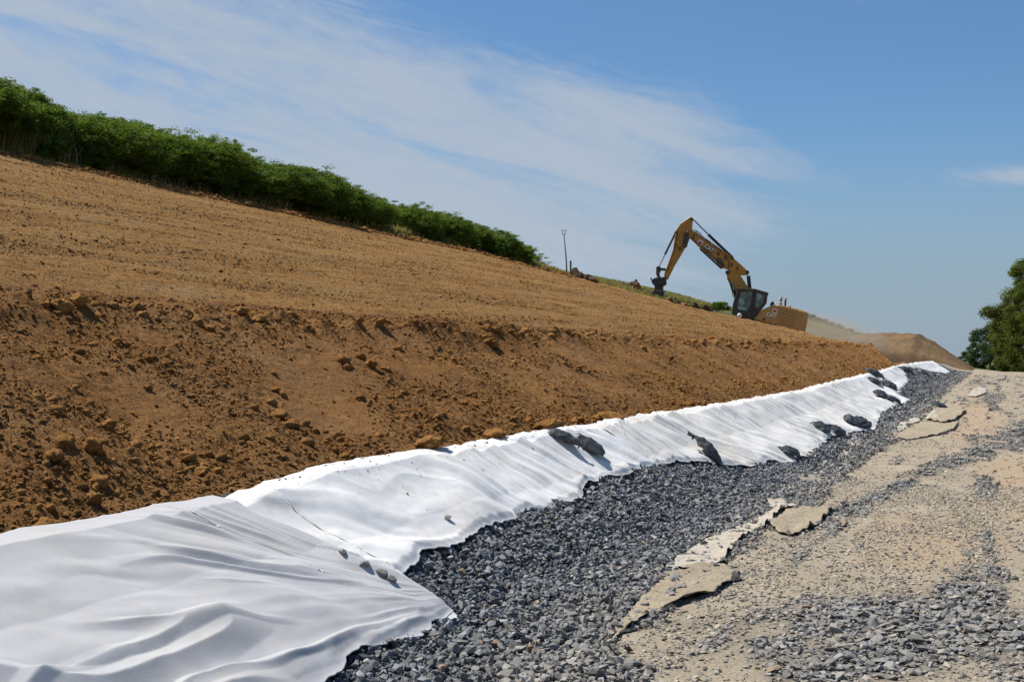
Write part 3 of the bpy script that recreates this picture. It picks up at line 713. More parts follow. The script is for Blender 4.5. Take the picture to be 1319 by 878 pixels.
# larger clods: along the toe, along the brow of the bank, and a few in between
spots = []
for i in range(36):
    s_ = math.exp(rr.uniform(math.log(5.2), math.log(30))); spots.append((rr.gauss(4.86, 0.13), s_, rr.uniform(0.026, 0.055)))
for i in range(80):
    s_ = math.exp(rr.uniform(math.log(8.6), math.log(75))); spots.append((rr.gauss(7.32, 0.16), s_, rr.uniform(0.035, 0.075) * (1 + 0.01 * s_)))
for i in range(30):
    s_ = math.exp(rr.uniform(math.log(6.5), math.log(40))); spots.append((rr.uniform(5.2, 7.0), s_, rr.uniform(0.025, 0.05)))
for (cx, cy, k) in ((378, 545, 6), (95, 600, 4), (60, 400, 4), (190, 405, 4), (470, 480, 4)):
    for _ in range(k):
        L_, s_, _z = ground_at(cx + rr.uniform(-28, 28), cy + rr.uniform(-10, 10)); spots.append((L_, s_, rr.uniform(0.04, 0.075)))
for i, (L_, s_, r_) in enumerate(spots):
    L_ = max(L_, 4.62)
    zone = 'toe' if L_ < 5.1 else ('brow' if L_ > 7.05 else 'mid')
    lab = {'toe': 'rounded brown soil clod among many at the toe of the rough bank',
           'brow': 'brown soil clod among many along the broken brow of the rough bank',
           'mid': 'brown soil clod among many on the face of the rough bank'}[zone]
    place_rock('soil_clod', clod_me[i % 7], L_, s_, float(Hm(L_, s_)) + r_ * 0.35, (rr.uniform(-.5, .5), rr.uniform(-.5, .5), rr.uniform(0, 6.3)), (r_, r_ * rr.uniform(.8, 1.2), r_ * rr.uniform(.7, 1)), lab, 'soil clod',
               {'toe': 'soil clods at the toe of the bank', 'brow': 'soil clods on the brow of the bank', 'mid': 'soil clods on the face of the bank'}[zone])
# clods resting on the upper edge of the white sheets
for px, s_, r_, lab in ((557, 0, 0.10, 'flat tan soil clod on the upper edge of the white sheet, nearest to the camera'),
                        (640, 0, 0.085, 'tan soil clod on the upper edge of the white sheet, second along'),
                        (708, 0, 0.12, 'big tan soil clod right behind the tied black sandbags'),
                        (786, 0, 0.12, 'tan soil clod behind the white sheet, just beyond the tied sandbags')):
    D = 1700 * 4.5 / (CP * (1290 - px)); s_ = (D - SP * 4.5) / CP
    place_rock('soil_clod', clod_me[int(px) % 7], 4.52, s_, float(H0(4.52, s_)) + 0.085, (0.1, 0.1, px), (r_ * 1.3, r_ * 1.2, r_ * 0.7), lab, 'soil clod')
rq = random.Random(12); pts_ = []
for i in range(800):
    s_ = math.exp(rq.uniform(math.log(7.6), math.log(60))); L_ = 4.5 - abs(rq.gauss(0, 0.16)) - (0.5 * rq.random() if rq.random() < .12 else 0)
    if rq.random() > 0.5 + 0.9 * float(perlin(s_ * 1.1, 0.3, 71)): continue
    z_ = sheet_top(-L_, s_)
    if z_: pts_.append((-L_, s_, z_ + 0.003))
pts_ = np.array(pts_); rgq = np.random.default_rng(3)
scatter('soil_crumbs', pts_, 0.004 + 0.012 * rgq.random(len(pts_)) ** 3 + 0.00015 * pts_[:, 1], HS, M['clod'], 88, label='soil crumbs spilled over the upper edge of the white sheets')
# stones on the fabric
st_me = [mesh_np('stone', v, f, 3, M['stone'], link=False, attrs={'dust': np.full(len(v), 0.3)}) for v, f in [hull_template(200 + i, 14, (1, .85, .7)) for i in range(5)]]
brown_stone = mesh_np('stone', *hull_template(261, 14, (1, .8, .6)), 3, M['darksoil'], link=False)
dark_stone = mesh_np('stone', *[q for q in (hull_template(260, 14, (1, .8, .6)))], 3, M['bag'], link=False)
def stone_at(px, py, r_, lab, me=None, lift=0.05, cat='stone', grp=None, name='stone'):
    L_, s_, z_ = ground_at(px, py, lift)
    hit = sheet_pixel(px, py) if lift >= 0.05 else None
    if hit: L_, s_, z_ = -hit[0].x, hit[0].y, hit[0].z - 0.006
    return place_rock(name, me or st_me[int(px) % 5], L_, s_, z_ + r_ * 0.35, (0.3, 0.2, px * 1.7), (r_, r_ * .85, r_ * .75), lab, cat, grp)
stone_at(576, 668, 0.050, 'lone grey stone lying in the middle of the white sheet', lift=0.07)
stone_at(441, 712, 0.045, 'dark grey stone peeping over the edge of the foreground sheet', lift=0.16)
stone_at(470, 728, 0.048, 'brownish stone beside the seam of the foreground sheet', lift=0.13)
stone_at(492, 741, 0.055, 'pale angular stone at the toe of the second sheet', lift=0.1)
stone_at(503, 748, 0.045, 'small pale stone at the corner between sheet and gravel', lift=0.08)
stone_at(1045, 606, 0.07, 'white chunk of rock among the scraps at the gravel edge', st_me[2], 0.02)
stone_at(868, 747, 0.055, 'larger dark stone in the ditch next to the beige flap', st_me[1], 0.02)
stone_at(827, 746, 0.055, 'larger grey stone in the ditch left of the beige flap', st_me[3], 0.02)

# ------------------------------------------------------------------ sandbags
def bag_mesh(seed):
    """a sack lying flat: two square corners at one end, the other end gathered and tied with a small frill"""
    nu, nv = 60, 48
    u = np.linspace(0, 1, nu)[:, None]; v = np.linspace(0, 2 * np.pi, nv, endpoint=False)[None, :]
    u = u + 0 * v; v = v + 0 * u
    w_ = np.interp(u, [0, .03, .12, .45, .68, .80, .84, .93, 1.0], [.60, .90, 1.04, 1.0, .66, .24, .14, .42, .56])
    t_ = np.interp(u, [0, .03, .15, .45, .68, .80, .84, .93, 1.0], [.05, .26, .66, .85, .66, .28, .16, .12, .03])
    cv, sv = np.cos(v), np.sin(v)
    y = np.sign(cv) * np.abs(cv) ** 0.7 * w_; z = np.sign(sv) * np.abs(sv) ** 0.9 * t_
    conv = np.clip((u - .15) / .7, 0, 1)                       # creases run towards the tie
    cr = 1 - 2.2 * np.abs(perlin(v * 1.9 + seed, u * 1.1, seed))
    z = z + 0.34 * cr * (0.35 + conv) * t_ + 0.13 * fbm(u * 4 + seed, v * 1.1, 3, seed + 1) * t_
    y = y * (1 + 0.12 * perlin(u * 5, v, seed + 2)) + 0.12 * perlin(u * 2.0, 0 * u, seed + 4)
    z = np.where(z < 0, z * 0.35, z)
    x = (u - 0.48) * 2
    z = z - 0.22 * x ** 2 - 0.10 * (np.abs(y) ** 2)
    z = z + 0.26 * (1 - 2.4 * np.abs(perlin(x * 1.3 + y * .8 + seed, y * 1.4 - x * .5, seed + 8)))
    size = (0.30, 0.160, 0.085)
    co = np.stack([x * size[0], y * size[1], z * size[2]], -1).reshape(-1, 3)
    i = np.arange(nu - 1)[:, None] * nv + np.arange(nv)[None, :]; j = np.arange(nu - 1)[:, None] * nv + (np.arange(nv)[None, :] + 1) % nv
    f = np.stack([i, j, j + nv, i + nv], -1).reshape(-1, 4)
    return mesh_np('sandbag', co, f, 4, M['bag'], smooth=True, link=False)
bag_me = [bag_mesh(700 + i) for i in range(5)]
def ring_mesh(r):
    bm = bmesh.new(); bmesh.ops.create_cone(bm, segments=14, radius1=r, radius2=r, depth=0.02, cap_ends=True)
    me = bpy.data.meshes.new('tie'); bm.to_mesh(me); bm.free(); me.materials.append(M['darkmetal']); return me
tie_me = ring_mesh(0.026)
def sandbag(px, py, yaw, size, label, k=0, pitch=0.0, roll=0.45, lift=0.10):
    L_, s_, z_ = ground_at(px, py, lift)
    hit = sheet_pixel(px, py + 4)
    if hit: L_, s_, z_ = -hit[0].x, hit[0].y, hit[0].z + 0.045 * size
    size *= 0.88
    o = bpy.data.objects.new('sandbag', bag_me[k % 5]); C.objects.link(o)
    o.location = (-L_, s_, z_); o.rotation_euler = (0, roll, R(yaw)) if False else (Matrix.Rotation(0.5, 3, 'Y') @ Matrix.Rotation(R(yaw), 3, 'Z') @ Matrix.Rotation(pitch, 3, 'Y')).to_euler()
    o.scale = (size, size, size)
    tag(o, label, 'sandbag', 'black sandbags weighing down the white sheets')
    t = bpy.data.objects.new('tie', tie_me); C.objects.link(t); t.parent = o; t.location = (0.216, 0, -0.01); t.rotation_euler = (0, R(90), 0)
    return o
sandbag(729, 566, 16, 0.80, 'left sandbag of the two lying neck to neck on the sheet edge', 0, lift=0.11)
sandbag(754, 572, 190, 0.90, 'right and plumper sandbag of the two lying neck to neck', 1, lift=0.13)
sandbag(909, 579, 200, 1.15, 'black sandbag leaning down the white sheet, its tied neck pointing up, standing alone', 2, pitch=-0.30, lift=0.16)
sandbag(1019, 582, 60, 0.95, 'dark sandbag at the toe of the sheet, nearest one beyond the upright bag', 3, lift=0.10)
sandbag(1060, 551, 75, 1.25, 'dark sandbag on the left of the pair halfway along the ragged edge', 4, lift=0.10)
sandbag(1078, 556, 70, 1.35, 'grey sagging sandbag on the right of the pair halfway along the ragged edge', 0, lift=0.10)
sandbag(1096, 541, 110, 1.4, 'dark sandbag lying higher up the sheet behind the pair', 1, lift=0.11)
sandbag(1112, 545, 80, 1.5, 'wide black sandbag over the torn white edge beside the dark gravel', 2, lift=0.10)
sandbag(1135, 507, 80, 1.5, 'black sandbag across the middle of the far white sheet', 3, lift=0.12)
sandbag(1147, 496, 60, 1.7, 'long black sandbag near the top of the far white sheet', 4, lift=0.12)
sandbag(1128, 481, 20, 1.7, 'grey black sandbag on the crest where the brown bank meets the sheet', 0, lift=0.14)
sandbag(1128, 490, 50, 1.3, 'small black sandbag just below the crest bag on the sheet', 1, lift=0.10)
sandbag(1152, 514, 50, 1.3, 'black sandbag at the pointed tip of the far torn edge', 2, lift=0.05)
sandbag(1168, 476, 40, 1.8, 'black sandbag at the head of the gravel bay', 3, lift=0.1)
sandbag(1187, 480, 120, 2.0, 'black sandbag beside the farthest white sheet', 4, lift=0.06)
sandbag(1213, 524, 40, 1.3, 'black bundle on the edge of the track by the grey felt scraps', 2, lift=0.06)

for (px, py, r_, lab) in ((1102, 575, .06, 'pale rubble stone next to the torn white scrap'), (1075, 592, .07, 'pale rubble stone halfway between torn scrap and white chunk'),
                          (1035, 610, .05, 'orange brown stone beside the flat grey patch'), (1170, 548, .10, 'grey rubble stone on the narrow pale strip'), (1300, 742, .022, 'small rust brown pebble on the tan part of the track'),
                          (810, 838, .035, 'reddish brown lump in front of the black torn edge'), (1019, 703, .022, 'brown pebble on the tan track below the flat flap')):
    stone_at(px, py, r_, lab, brown_stone if 'brown' in lab else st_me[int(px) % 5], 0.01)

rq = random.Random(31)
for i in range(26):
    t = rq.random(); px_ = 1060 + 228 * t; py_ = float(np.interp(px_, [1060, 1130, 1180, 1240, 1290], [600, 560, 540, 512, 487])) + rq.uniform(-5, 5)
    stone_at(px_, py_, rq.uniform(.05, .11) * (1 + t * .4), 'grey rubble stone among the felt scraps along the edge of the track', st_me[i % 5] if i % 3 else dark_stone, 0.0, grp='rubble stones among the felt scraps')
# ------------------------------------------------------------------ foliage
def leaf_cloud(nclump, nleaf, rad, leaf, seed, shape, droop=0.3, clump_r=0.28):
    """shape(n, rng) -> (n,3) clump centres. Returns verts, faces (quads)"""
    rg = np.random.default_rng(seed)
    c = shape(nclump, rg)
    k = rg.integers(0, nclump, nleaf)
    d = rg.normal(size=(nleaf, 3)); d /= np.linalg.norm(d, axis=1)[:, None]
    rr_ = rg.random(nleaf) ** 0.45 * clump_r * rg.uniform(0.6, 1.4, nclump)[k]
    p = c[k] + d * rr_[:, None] * np.array([1, 1, 0.7])
    nrm = d + rg.normal(0, 0.55, (nleaf, 3)) + np.array([0, 0, 0.5]); nrm /= np.linalg.norm(nrm, axis=1)[:, None]
    t = np.cross(nrm, rg.normal(size=(nleaf, 3))); t /= np.linalg.norm(t, axis=1)[:, None]; b = np.cross(nrm, t)
    L_ = (leaf * rg.uniform(0.6, 1.35, nleaf))[:, None]; W_ = L_ * 0.5
    v0 = p - t * L_ * 0.5; v1 = p + b * W_ * 0.5 - nrm * L_ * 0.06; v2 = p + t * L_ * 0.5 - np.array([0, 0, 1]) * L_ * droop * 0.3; v3 = p - b * W_ * 0.5 - nrm * L_ * 0.06
    co = np.stack([v0, v1, v2, v3], 1).reshape(-1, 3)
    f = (np.arange(nleaf) * 4)[:, None] + np.arange(4)[None]
    return co, f
def bush_shape(rx, ry, rz):
    def sh(n, rg):
        a = rg.uniform(0, 2 * np.pi, n); t = np.arccos(rg.uniform(-0.62, 1, n))
        bump = 1 + 0.16 * perlin(a * 1.3 + 5, t * 2, int(rx * 100))
        r = rg.uniform(0.40, 1.0, n) ** 0.5 * bump
        r = np.where(rg.random(n) < 0.22, r * rg.uniform(1.0, 1.22, n), r)      # loose shoots outside the outline
        return np.stack([np.cos(a) * np.sin(t) * r * rx, np.sin(a) * np.sin(t) * r * ry, rz * 0.42 + np.cos(t) * r * rz * 0.55], -1)
    return sh
def limb_tube(bm, pts, r0, r1, seg=6):
    rings = []
    for i, p in enumerate(pts):
        r = r0 + (r1 - r0) * i / (len(pts) - 1)
        d = (Vector(pts[min(i + 1, len(pts) - 1)]) - Vector(pts[max(i - 1, 0)])).normalized()
        q = d.to_track_quat('Z', 'Y').to_matrix()
        rings.append([bm.verts.new(Vector(p) + q @ Vector((math.cos(a) * r, math.sin(a) * r, 0))) for a in [2 * math.pi * j / seg for j in range(seg)]])
    for a, b in zip(rings, rings[1:]):
        for j in range(seg): bm.faces.new((a[j], a[(j + 1) % seg], b[(j + 1) % seg], b[j]))
    bm.faces.new(rings[-1]); bm.faces.new(rings[0][::-1])
def stems_mesh(n, h, spread, seed, r=0.03, trunk=None):
    rr = random.Random(seed); bm = bmesh.new()
    if trunk:
        limb_tube(bm, [(0, 0, -0.5), (0.05, 0, h * 0.2), (0.1, 0.05, h * 0.45), (0, 0, h * 0.85)], trunk, trunk * 0.25, 9)
    for i in range(n):
        a = rr.uniform(0, 6.28); z0 = -0.1 if not trunk else rr.uniform(0.15, 0.7) * h
        e = Vector((math.cos(a) * spread * rr.uniform(.5, 1), math.sin(a) * spread * rr.uniform(.5, 1), z0 + (h if not trunk else h * 0.3) * rr.uniform(.5, .9)))
        s0 = Vector((rr.uniform(-.1, .1), rr.uniform(-.1, .1), z0)); m_ = s0.lerp(e, .5) + Vector((rr.uniform(-.1, .1), rr.uniform(-.1, .1), .1)) * spread
        limb_tube(bm, [s0, m_, e], r, r * .35, 5)
    me = bpy.data.meshes.new('stem' if not trunk else 'trunk'); bm.to_mesh(me); bm.free(); me.materials.append(M['bark']); return me
bush_sets = []
for i, (rx, ry, rz) in enumerate(((1.75, 1.6, 2.2), (1.6, 1.5, 2.4), (1.9, 1.7, 2.0), (1.5, 1.6, 2.3))):
    co, f = leaf_cloud(1000, 80000, 1, 0.060, 900 + i, bush_shape(rx, ry, rz), clump_r=0.17)
    me = mesh_np('foliage', co, f, 4, M['leaf'], link=False)
    bush_sets.append((me, stems_mesh(9, rz, rx * .7, 950 + i)))
co, f = leaf_cloud(90, 7000, 1, 0.09, 930, bush_shape(0.7, 0.7, 1.2), clump_r=0.16); me_small = mesh_np('foliage', co, f, 4, M['leaf_light'], link=False)
small_stem = stems_mesh(5, 1.1, .4, 955, .015)
co, f = leaf_cloud(60, 2500, 1, 0.08, 931, bush_shape(0.55, 0.5, 0.7), clump_r=0.16); me_dry = mesh_np('foliage', co, f, 4, M['leaf_dry'], link=False)
def bush(L_, s_, z_, k, scl, rot, label, name='hedge_bush', cat='bush', group='dense green bushes of the hedge along the top of the slope', meshes=None):
    root = empty(name, (-L_, s_, z_)); root.rotation_euler = (0, 0, rot); root.scale = scl
    tag(root, label, cat, group)
    a, b = meshes or bush_sets[k % 4]
    for nm, me in (('foliage', a), ('stem', b)):
        o = bpy.data.objects.new(nm, me); C.objects.link(o); o.parent = root
    return root
# hedge: crest heights read off the photograph (px of the base line, height in metres)
hp = [(-60, 2.05), (15, 2.05), (85, 2.1), (150, 2.1), (210, 2.12), (268, 2.2), (322, 2.12), (370, 2.0), (410, 1.9), (441, 1.5), (526, 2.12), (560, 1.85), (592, 1.65), (622, 1.58), (641, 1.45), (655, 1.15)]
hl = ['tallest hedge bush cut by the left edge of the photo, dark and shaggy', 'tall dark hedge bush second from the left edge', 'hedge bush behind the tuft of tall grass', 'deep green hedge bush with a ragged top right of the grass tuft',
      'hedge bush with deep shadow at its foot, before the reddish twigs', 'hedge bush right at the patch of reddish twigs', 'bright topped hedge bush just after the reddish twigs', 'rounded hedge bush in the middle of the long stretch',
      'hedge bush near the end of the long stretch', 'last bush of the long stretch, sloping down to the notch', 'first full bush after the notch in the hedge', 'dark bush with spiky top after the notch',
      'hedge bush above the small yellow green shrub', 'low hedge bush behind the bright round shrub', 'next to last low bush of the hedge', 'smallest bush closing the hedge on the right']
Lh = 30.2
for i, (px, h) in enumerate(hp):
    D = 1700 * Lh / (CP * (1290 - px)); s_ = (D - SP * Lh) / CP
    wdt = {0: 1.45, 1: 1.45}.get(i, 1.25)
    bush(Lh + random.uniform(-.2, .3), s_, float(H0(Lh, s_)) - 0.05, i, (wdt * 0.95, wdt * (1.25 + 0.35 * (i < 10) - 0.4 * (i > 13)), h / 2.2), random.uniform(0, 6), hl[i])
    # a second row behind closes the hedge
for i, px in enumerate((-20, 50, 90, 122, 152, 182, 212, 240, 268, 295, 320, 345, 368, 392, 410, 424, 536, 548, 576, 595, 612, 636)):
    L2 = 32.6; D = 1700 * L2 / (CP * (1290 - px)); s_ = (D - SP * L2) / CP
    h = float(np.interp(px, [p[0] for p in hp], [p[1] for p in hp]))
    bush(L2, s_, float(H0(L2, s_)) - 0.3, i + 1, (1.5, 2.0, h / 2.15 * random.uniform(.98, 1.08)), random.uniform(0, 6), 'green bush in the back row of the hedge, only its crown showing', group='bushes of the back row of the hedge')
def on_line(px, L_):
    D = 1700 * L_ / (CP * (1290 - px)); return (D - SP * L_) / CP
for px, L_, sc, lab in ((45, 28.6, 1.1, 'pale loose shrub at the foot of the hedge by the left edge'), (285, 28.7, .45, 'small yellow green shrub at the foot of the long hedge'), (555, 28.8, .85, 'small yellow green shrub below the dark bushes after the notch'), (635, 28.7, 1.15, 'bright round shrub in front of the low end of the hedge'), (115, 28.7, .8, 'light green shrub low between grass tufts near the left edge')):
    s_ = on_line(px, L_); bush(L_, s_, float(H0(L_, s_)) - .05, 0, (sc * 1.2, sc * 1.2, sc), px, lab, 'small_shrub', 'shrub', 'small light shrubs at the foot of the hedge', (me_small, small_stem))
s_ = on_line(228, 31.5); bush(31.5, s_, float(H0(31.5, s_)) + 1.55, 0, (1.3, 1.3, .8), 1, 'patch of reddish brown twigs on top of the hedge', 'reddish_shrub', 'shrub', 'small light shrubs at the foot of the hedge', (me_dry, small_stem))

# ------------------------------------------------------------------ grass
def grass(name, L, s, h, seed, label, wid=0.018, mat=None):
    rg = np.random.default_rng(seed); n = len(L)
    base = np.stack([-L, s, Hm(L, s, False) - 0.03], -1)
    a = rg.uniform(0, 2 * np.pi, n); hh = h * rg.uniform(0.5, 1.3, n)
    t = np.stack([np.cos(a), np.sin(a), 0 * a], -1); w_ = (wid * (1 + 0.01 * s))[:, None]
    lean = rg.normal(0, 0.28, (n, 2)); tip = base + np.concatenate([lean * hh[:, None], hh[:, None]], 1)
    mid = base + np.concatenate([lean * hh[:, None] * .3, hh[:, None] * .55], 1)
    co = np.stack([base - t * w_, base + t * w_, mid + t * w_ * .7, tip, mid - t * w_ * .7], 1).reshape(-1, 3)
    f = (np.arange(n) * 5)[:, None] + np.array([0, 1, 2, 4])[None]; f2 = (np.arange(n) * 5)[:, None] + np.array([4, 2, 3, 3])[None]
    tri = np.concatenate([(np.arange(n) * 5)[:, None] + np.array(q)[None] for q in ([0, 1, 2], [0, 2, 4], [4, 2, 3])])
    o = mesh_np(name, co, tri, 3, mat or M['grass']); return tag(o, label, kind='stuff')
rg = np.random.default_rng(77)
n = 26000; s_ = np.exp(rg.uniform(math.log(31), math.log(88), n)); L_ = 28.75 + np.abs(rg.normal(0, 0.6, n)) + 0.3 * fbm(s_ * .4, s_ * 0, 2, 5)
k = rg.random(n) < np.clip(0.35 + 1.2 * fbm(s_ * .25, L_ * .5, 2, 9), .05, 1); grass('grass', L_[k], s_[k], 0.42, 1, 'green and straw coloured grass at the foot of the hedge')
n = 2600; px = rg.normal(42, 20, n); L_ = rg.uniform(28.2, 29.0, n); s_ = on_line(px, L_); grass('grass', L_, s_, 1.0, 3, 'tall tuft of grass before the hedge at the left edge')
n = 30000; L_ = rg.uniform(20, 36, n); s_ = s_end(L_) + rg.uniform(4.6, 13, n)
k = rg.random(n) < np.clip(0.5 + fbm(s_ * .5, L_ * .5, 2, 12), .1, 1); grass('grass', L_[k], s_[k], 0.50, 4, 'rough dry grass beyond the end of the graded slope')
n = 9000; L_ = rg.uniform(27.6, 34, n); s_ = rg.uniform(80, 90, n); grass('grass', L_, s_, 0.35, 6, 'grass at the end of the hedge around the thin pole')
n = 24000; L_ = rg.uniform(10, 45, n); s_ = rg.uniform(140, 162, n); grass('grass', L_, s_, 0.45, 5, 'distant dry grass on the far hillside', wid=.04)

# ------------------------------------------------------------------ rocks on the skyline
dark_me = [mesh_np('rock', v, f, 3, M['darksoil'], smooth=False, link=False) for v, f in [lump_template(150 + i, 2, 0.5) for i in range(5)]]
rr = random.Random(9)
for i in range(64):
    px = rr.uniform(742, 850) if i < 50 else rr.uniform(862, 915)
    Dq = np.linspace(78, 106, 240); xq, yq, _ = pix(px, 400, Dq); hq = H0(-xq, yq); k_ = max(0, int(np.argmax((hq - EYE) / Dq)) - 3)
    x, y, z = float(xq[k_]), float(yq[k_]), float(hq[k_]) + .04; r_ = rr.uniform(.16, .36) * (1 if px < 845 else .8)
    place_rock('rock', dark_me[i % 5], -x, y, z + r_ * .25, (rr.random(), rr.random(), rr.uniform(0, 6)), (r_ * 1.5, r_, r_ * .8), 'dark broken rock in the row along the skyline left of the excavator', 'rock', 'dark rocks along the skyline')
Dq = np.linspace(78, 106, 240); xq, yq, _ = pix(817, 400, Dq); hq = H0(-xq, yq); k_ = max(0, int(np.argmax((hq - EYE) / Dq)) - 4); x, y, z = float(xq[k_]), float(yq[k_]), float(hq[k_]) + .42
place_rock('boulder', mesh_np('boulder', lump_template(333, 3, .5)[0], lump_template(333, 3, .5)[1], 3, M['mound'], smooth=False, link=False), -x, y, z, (.3, .5, 1), (.45, .42, .62), 'single pointed brown boulder standing on the skyline beside the digging bucket', 'boulder')

# ------------------------------------------------------------------ pole, post, marker
def tube(bm, a, b, r0, r1=None, seg=10):
    a, b = Vector(a), Vector(b); limb_tube(bm, [a, a.lerp(b, .5), b], r0, r1 if r1 is not None else r0, seg)
x, y, z = pix(731, 352, 92.5); gz = float(H0(-x, y))
pr = empty('pole', (x, y, gz)); tag(pr, 'thin leaning dark pole with a forked three prong top on the skyline', 'pole')
top = Vector(pix(726.5, 303, 92.5)) - Vector((x, y, gz))
bm = bmesh.new(); limb_tube(bm, [(0, 0, -.4), top * .5 + Vector((.02, 0, 0)), top], .055, .035, 8); bm_obj('shaft', bm, M['wood'], pr, True)
bm = bmesh.new()
for dx in (-.13, 0, .13): tube(bm, top, top + Vector((dx, 0, .10 if dx else .0)), .02); tube(bm, top + Vector((dx, 0, .10 if dx else 0)), top + Vector((dx, 0, .36)), .016)
tube(bm, top + Vector((-.24, 0, .36)), top + Vector((.24, 0, .36)), .014)
bm_obj('fork', bm, M['darkmetal'], pr)
x, y, z = pix(735, 354, 92.0); gz = float(H0(-x, y))
bm = bmesh.new(); limb_tube(bm, [(0, 0, -.3), (0.01, 0, .5), (0, 0, z - gz + 0.98)], .085, .07, 9); tag(bm_obj('fence_post', bm, M['wood'], None, False, (x, y, gz)), 'short thick wooden post standing right beside the thin pole', 'post')
x, y, z = pix(699, 341, 90); gz = float(H0(-x, y))
mr = empty('marker', (x, y, gz)); tag(mr, 'small dark marker with a broad head between the hedge end and the pole', 'marker')
bm = bmesh.new(); tube(bm, (0, 0, -.2), (0, 0, .55), .02); bm_obj('stake', bm, M['wood'], mr)
bm = bmesh.new(); bmesh.ops.create_icosphere(bm, subdivisions=2, radius=.13); bmesh.ops.scale(bm, vec=(1, .7, .8), verts=bm.verts); bm_obj('head', bm, simple('blue_grey_plastic', (.03, .055, .08), .6), mr, True, (0, 0, .6))

# ------------------------------------------------------------------ soil heap, dust, far bushes, trees
def heap():
    n = 150
    a = np.linspace(-1, 1, n)
    U, V = np.meshgrid(a, a)
    x0, y0, _ = pix(1150, 485, 116); L0 = -x0 + 0.2; S0 = y0 + 3
    L = L0 + U * 8.5; s = S0 + V * 11
    prof_l = np.interp(L - L0, [-8.5, -7.1, -5.2, -3.3, -2.9, -2.3, 2.3, 4.5, 8.5], [-.6, -.1, 1.25, 2.5, 2.65, 3.1, 3.15, 2.8, 1.5])
    prof_s = np.sqrt(np.clip(1 - np.abs(V) ** 2.4, 0, 1))
    z = H0(L, s) * 0 + 0.75 + prof_l * prof_s * 1.04 + 0.16 * fbm(L * .6, s * .5, 4, 401) * prof_s + 0.10 * np.abs(fbm(L * 2.2, s * 2.2, 3, 405))
    edge = np.maximum(np.abs(U), np.abs(V)); z = z - sstep(edge, .9, 1) * 1.4
    co = np.stack([-L, s, z], -1).reshape(-1, 3)
    tag(mesh_np('soil_heap', co, grid_faces(n, n)[:, ::-1], 4, M['mound'], smooth=True), 'large grey brown soil heap with flat top beyond the end of the ditch', 'soil heap')
heap()

def tree(px, base_y, D, h, rad, label, seed, mat, leaf, nleaf, trunk_r, name='tree', group=None, low=0.15, extra=None, nclump=170, cr=0.10):
    x, y, z = pix(px, base_y, D)
    root = empty(name, (x, y, z)); tag(root, label, 'tree', group)
    def sh(n, rg):
        a = rg.uniform(0, 2 * np.pi, n); zz_ = rg.random(n)
        prof = np.sin(np.clip(zz_ * .92 + .1, 0, 1) * np.pi) ** .55
        bump = 1 + .28 * perlin(a * 1.1 + 3, zz_ * 4, seed)
        r = prof * rad * rg.uniform(.35, 1, n) ** .5 * bump
        c_ = np.stack([np.cos(a) * r, np.sin(a) * r, h * (low + zz_ * (1 - low))], -1)
        if extra:
            m_ = len(extra)
            for i, e in enumerate(extra): c_[i::max(1, n // (m_ * 3))][:6] = np.array(e) + rg.normal(0, .12, (len(c_[i::max(1, n // (m_ * 3))][:6]), 3))
        return c_
    co, f = leaf_cloud(nclump, nleaf, 1, leaf, seed, sh, clump_r=h * cr)
    mesh_np('crown', co, f, 4, mat, parent=root)
    o = bpy.data.objects.new('trunk', stems_mesh(16, h * .95, rad * .8, seed, trunk_r * .3, trunk_r)); C.objects.link(o); o.parent = root
    return root
tree(1337, 476, 112, 10.0, 3.2, 'tall leafy tree cut by the right edge, a small bough reaching out to the left', 61, M['leaf_tree'], .15, 70000, .22, low=.0, nclump=260, cr=.062,
     extra=[(-3.6, -.3, 5.0), (-3.95, -.3, 4.9), (-3.3, -.2, 4.7)])
tree(1308, 476, 122, 5.6, 2.2, 'medium tree with loose foliage in front of the tall one, right edge', 62, M['leaf_tree'], .15, 45000, .15, low=-.05, nclump=220, cr=.085)
tree(1334, 476, 119, 8.0, 3.6, 'broad leafy tree filling the right edge behind the tall one', 69, M['leaf_tree'], .16, 60000, .2, low=-.03, nclump=320, cr=.07)
tree(1275, 474, 150, 4.7, 2.9, 'rounded haze tinted green tree further off beyond the soil heap', 63, M['leaf_hazed'], .18, 30000, .15, low=-.05, nclump=140, cr=.11)
tree(1290, 474, 158, 4.3, 2.4, 'round haze tinted green tree half hidden behind the right hand trees', 65, M['leaf_hazed'], .18, 22000, .15, low=-.05, nclump=110, cr=.11)
tree(1241, 473, 300, 2.6, 2.4, 'tiny distant tree peeping over the right slope of the soil heap', 64, M['leaf_hazed'], .3, 5000, .15, low=-.05, nclump=60, cr=.14)
far_me = []
co, f = leaf_cloud(90, 6000, 1, .2, 970, bush_shape(1.9, 1.6, 1.5), clump_r=.3); far_me = (mesh_np('foliage', co, f, 4, M['leaf_hazed'], link=False), stems_mesh(5, 1.2, 1, 971))
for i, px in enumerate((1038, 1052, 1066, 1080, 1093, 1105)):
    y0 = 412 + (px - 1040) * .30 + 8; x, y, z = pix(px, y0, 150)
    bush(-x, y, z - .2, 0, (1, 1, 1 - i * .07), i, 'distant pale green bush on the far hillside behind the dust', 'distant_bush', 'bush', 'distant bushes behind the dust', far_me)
for px, D_ in ((924, 118), (931, 118.5)):
    x, y, z = pix(px, 398, D_); bush(-x, y, z - .2, 0, (.8, .8, .75), px, 'small round bush on the skyline just left of the excavator cab', 'small_shrub', 'shrub', 'two small bushes beside the excavator', (me_small, small_stem))

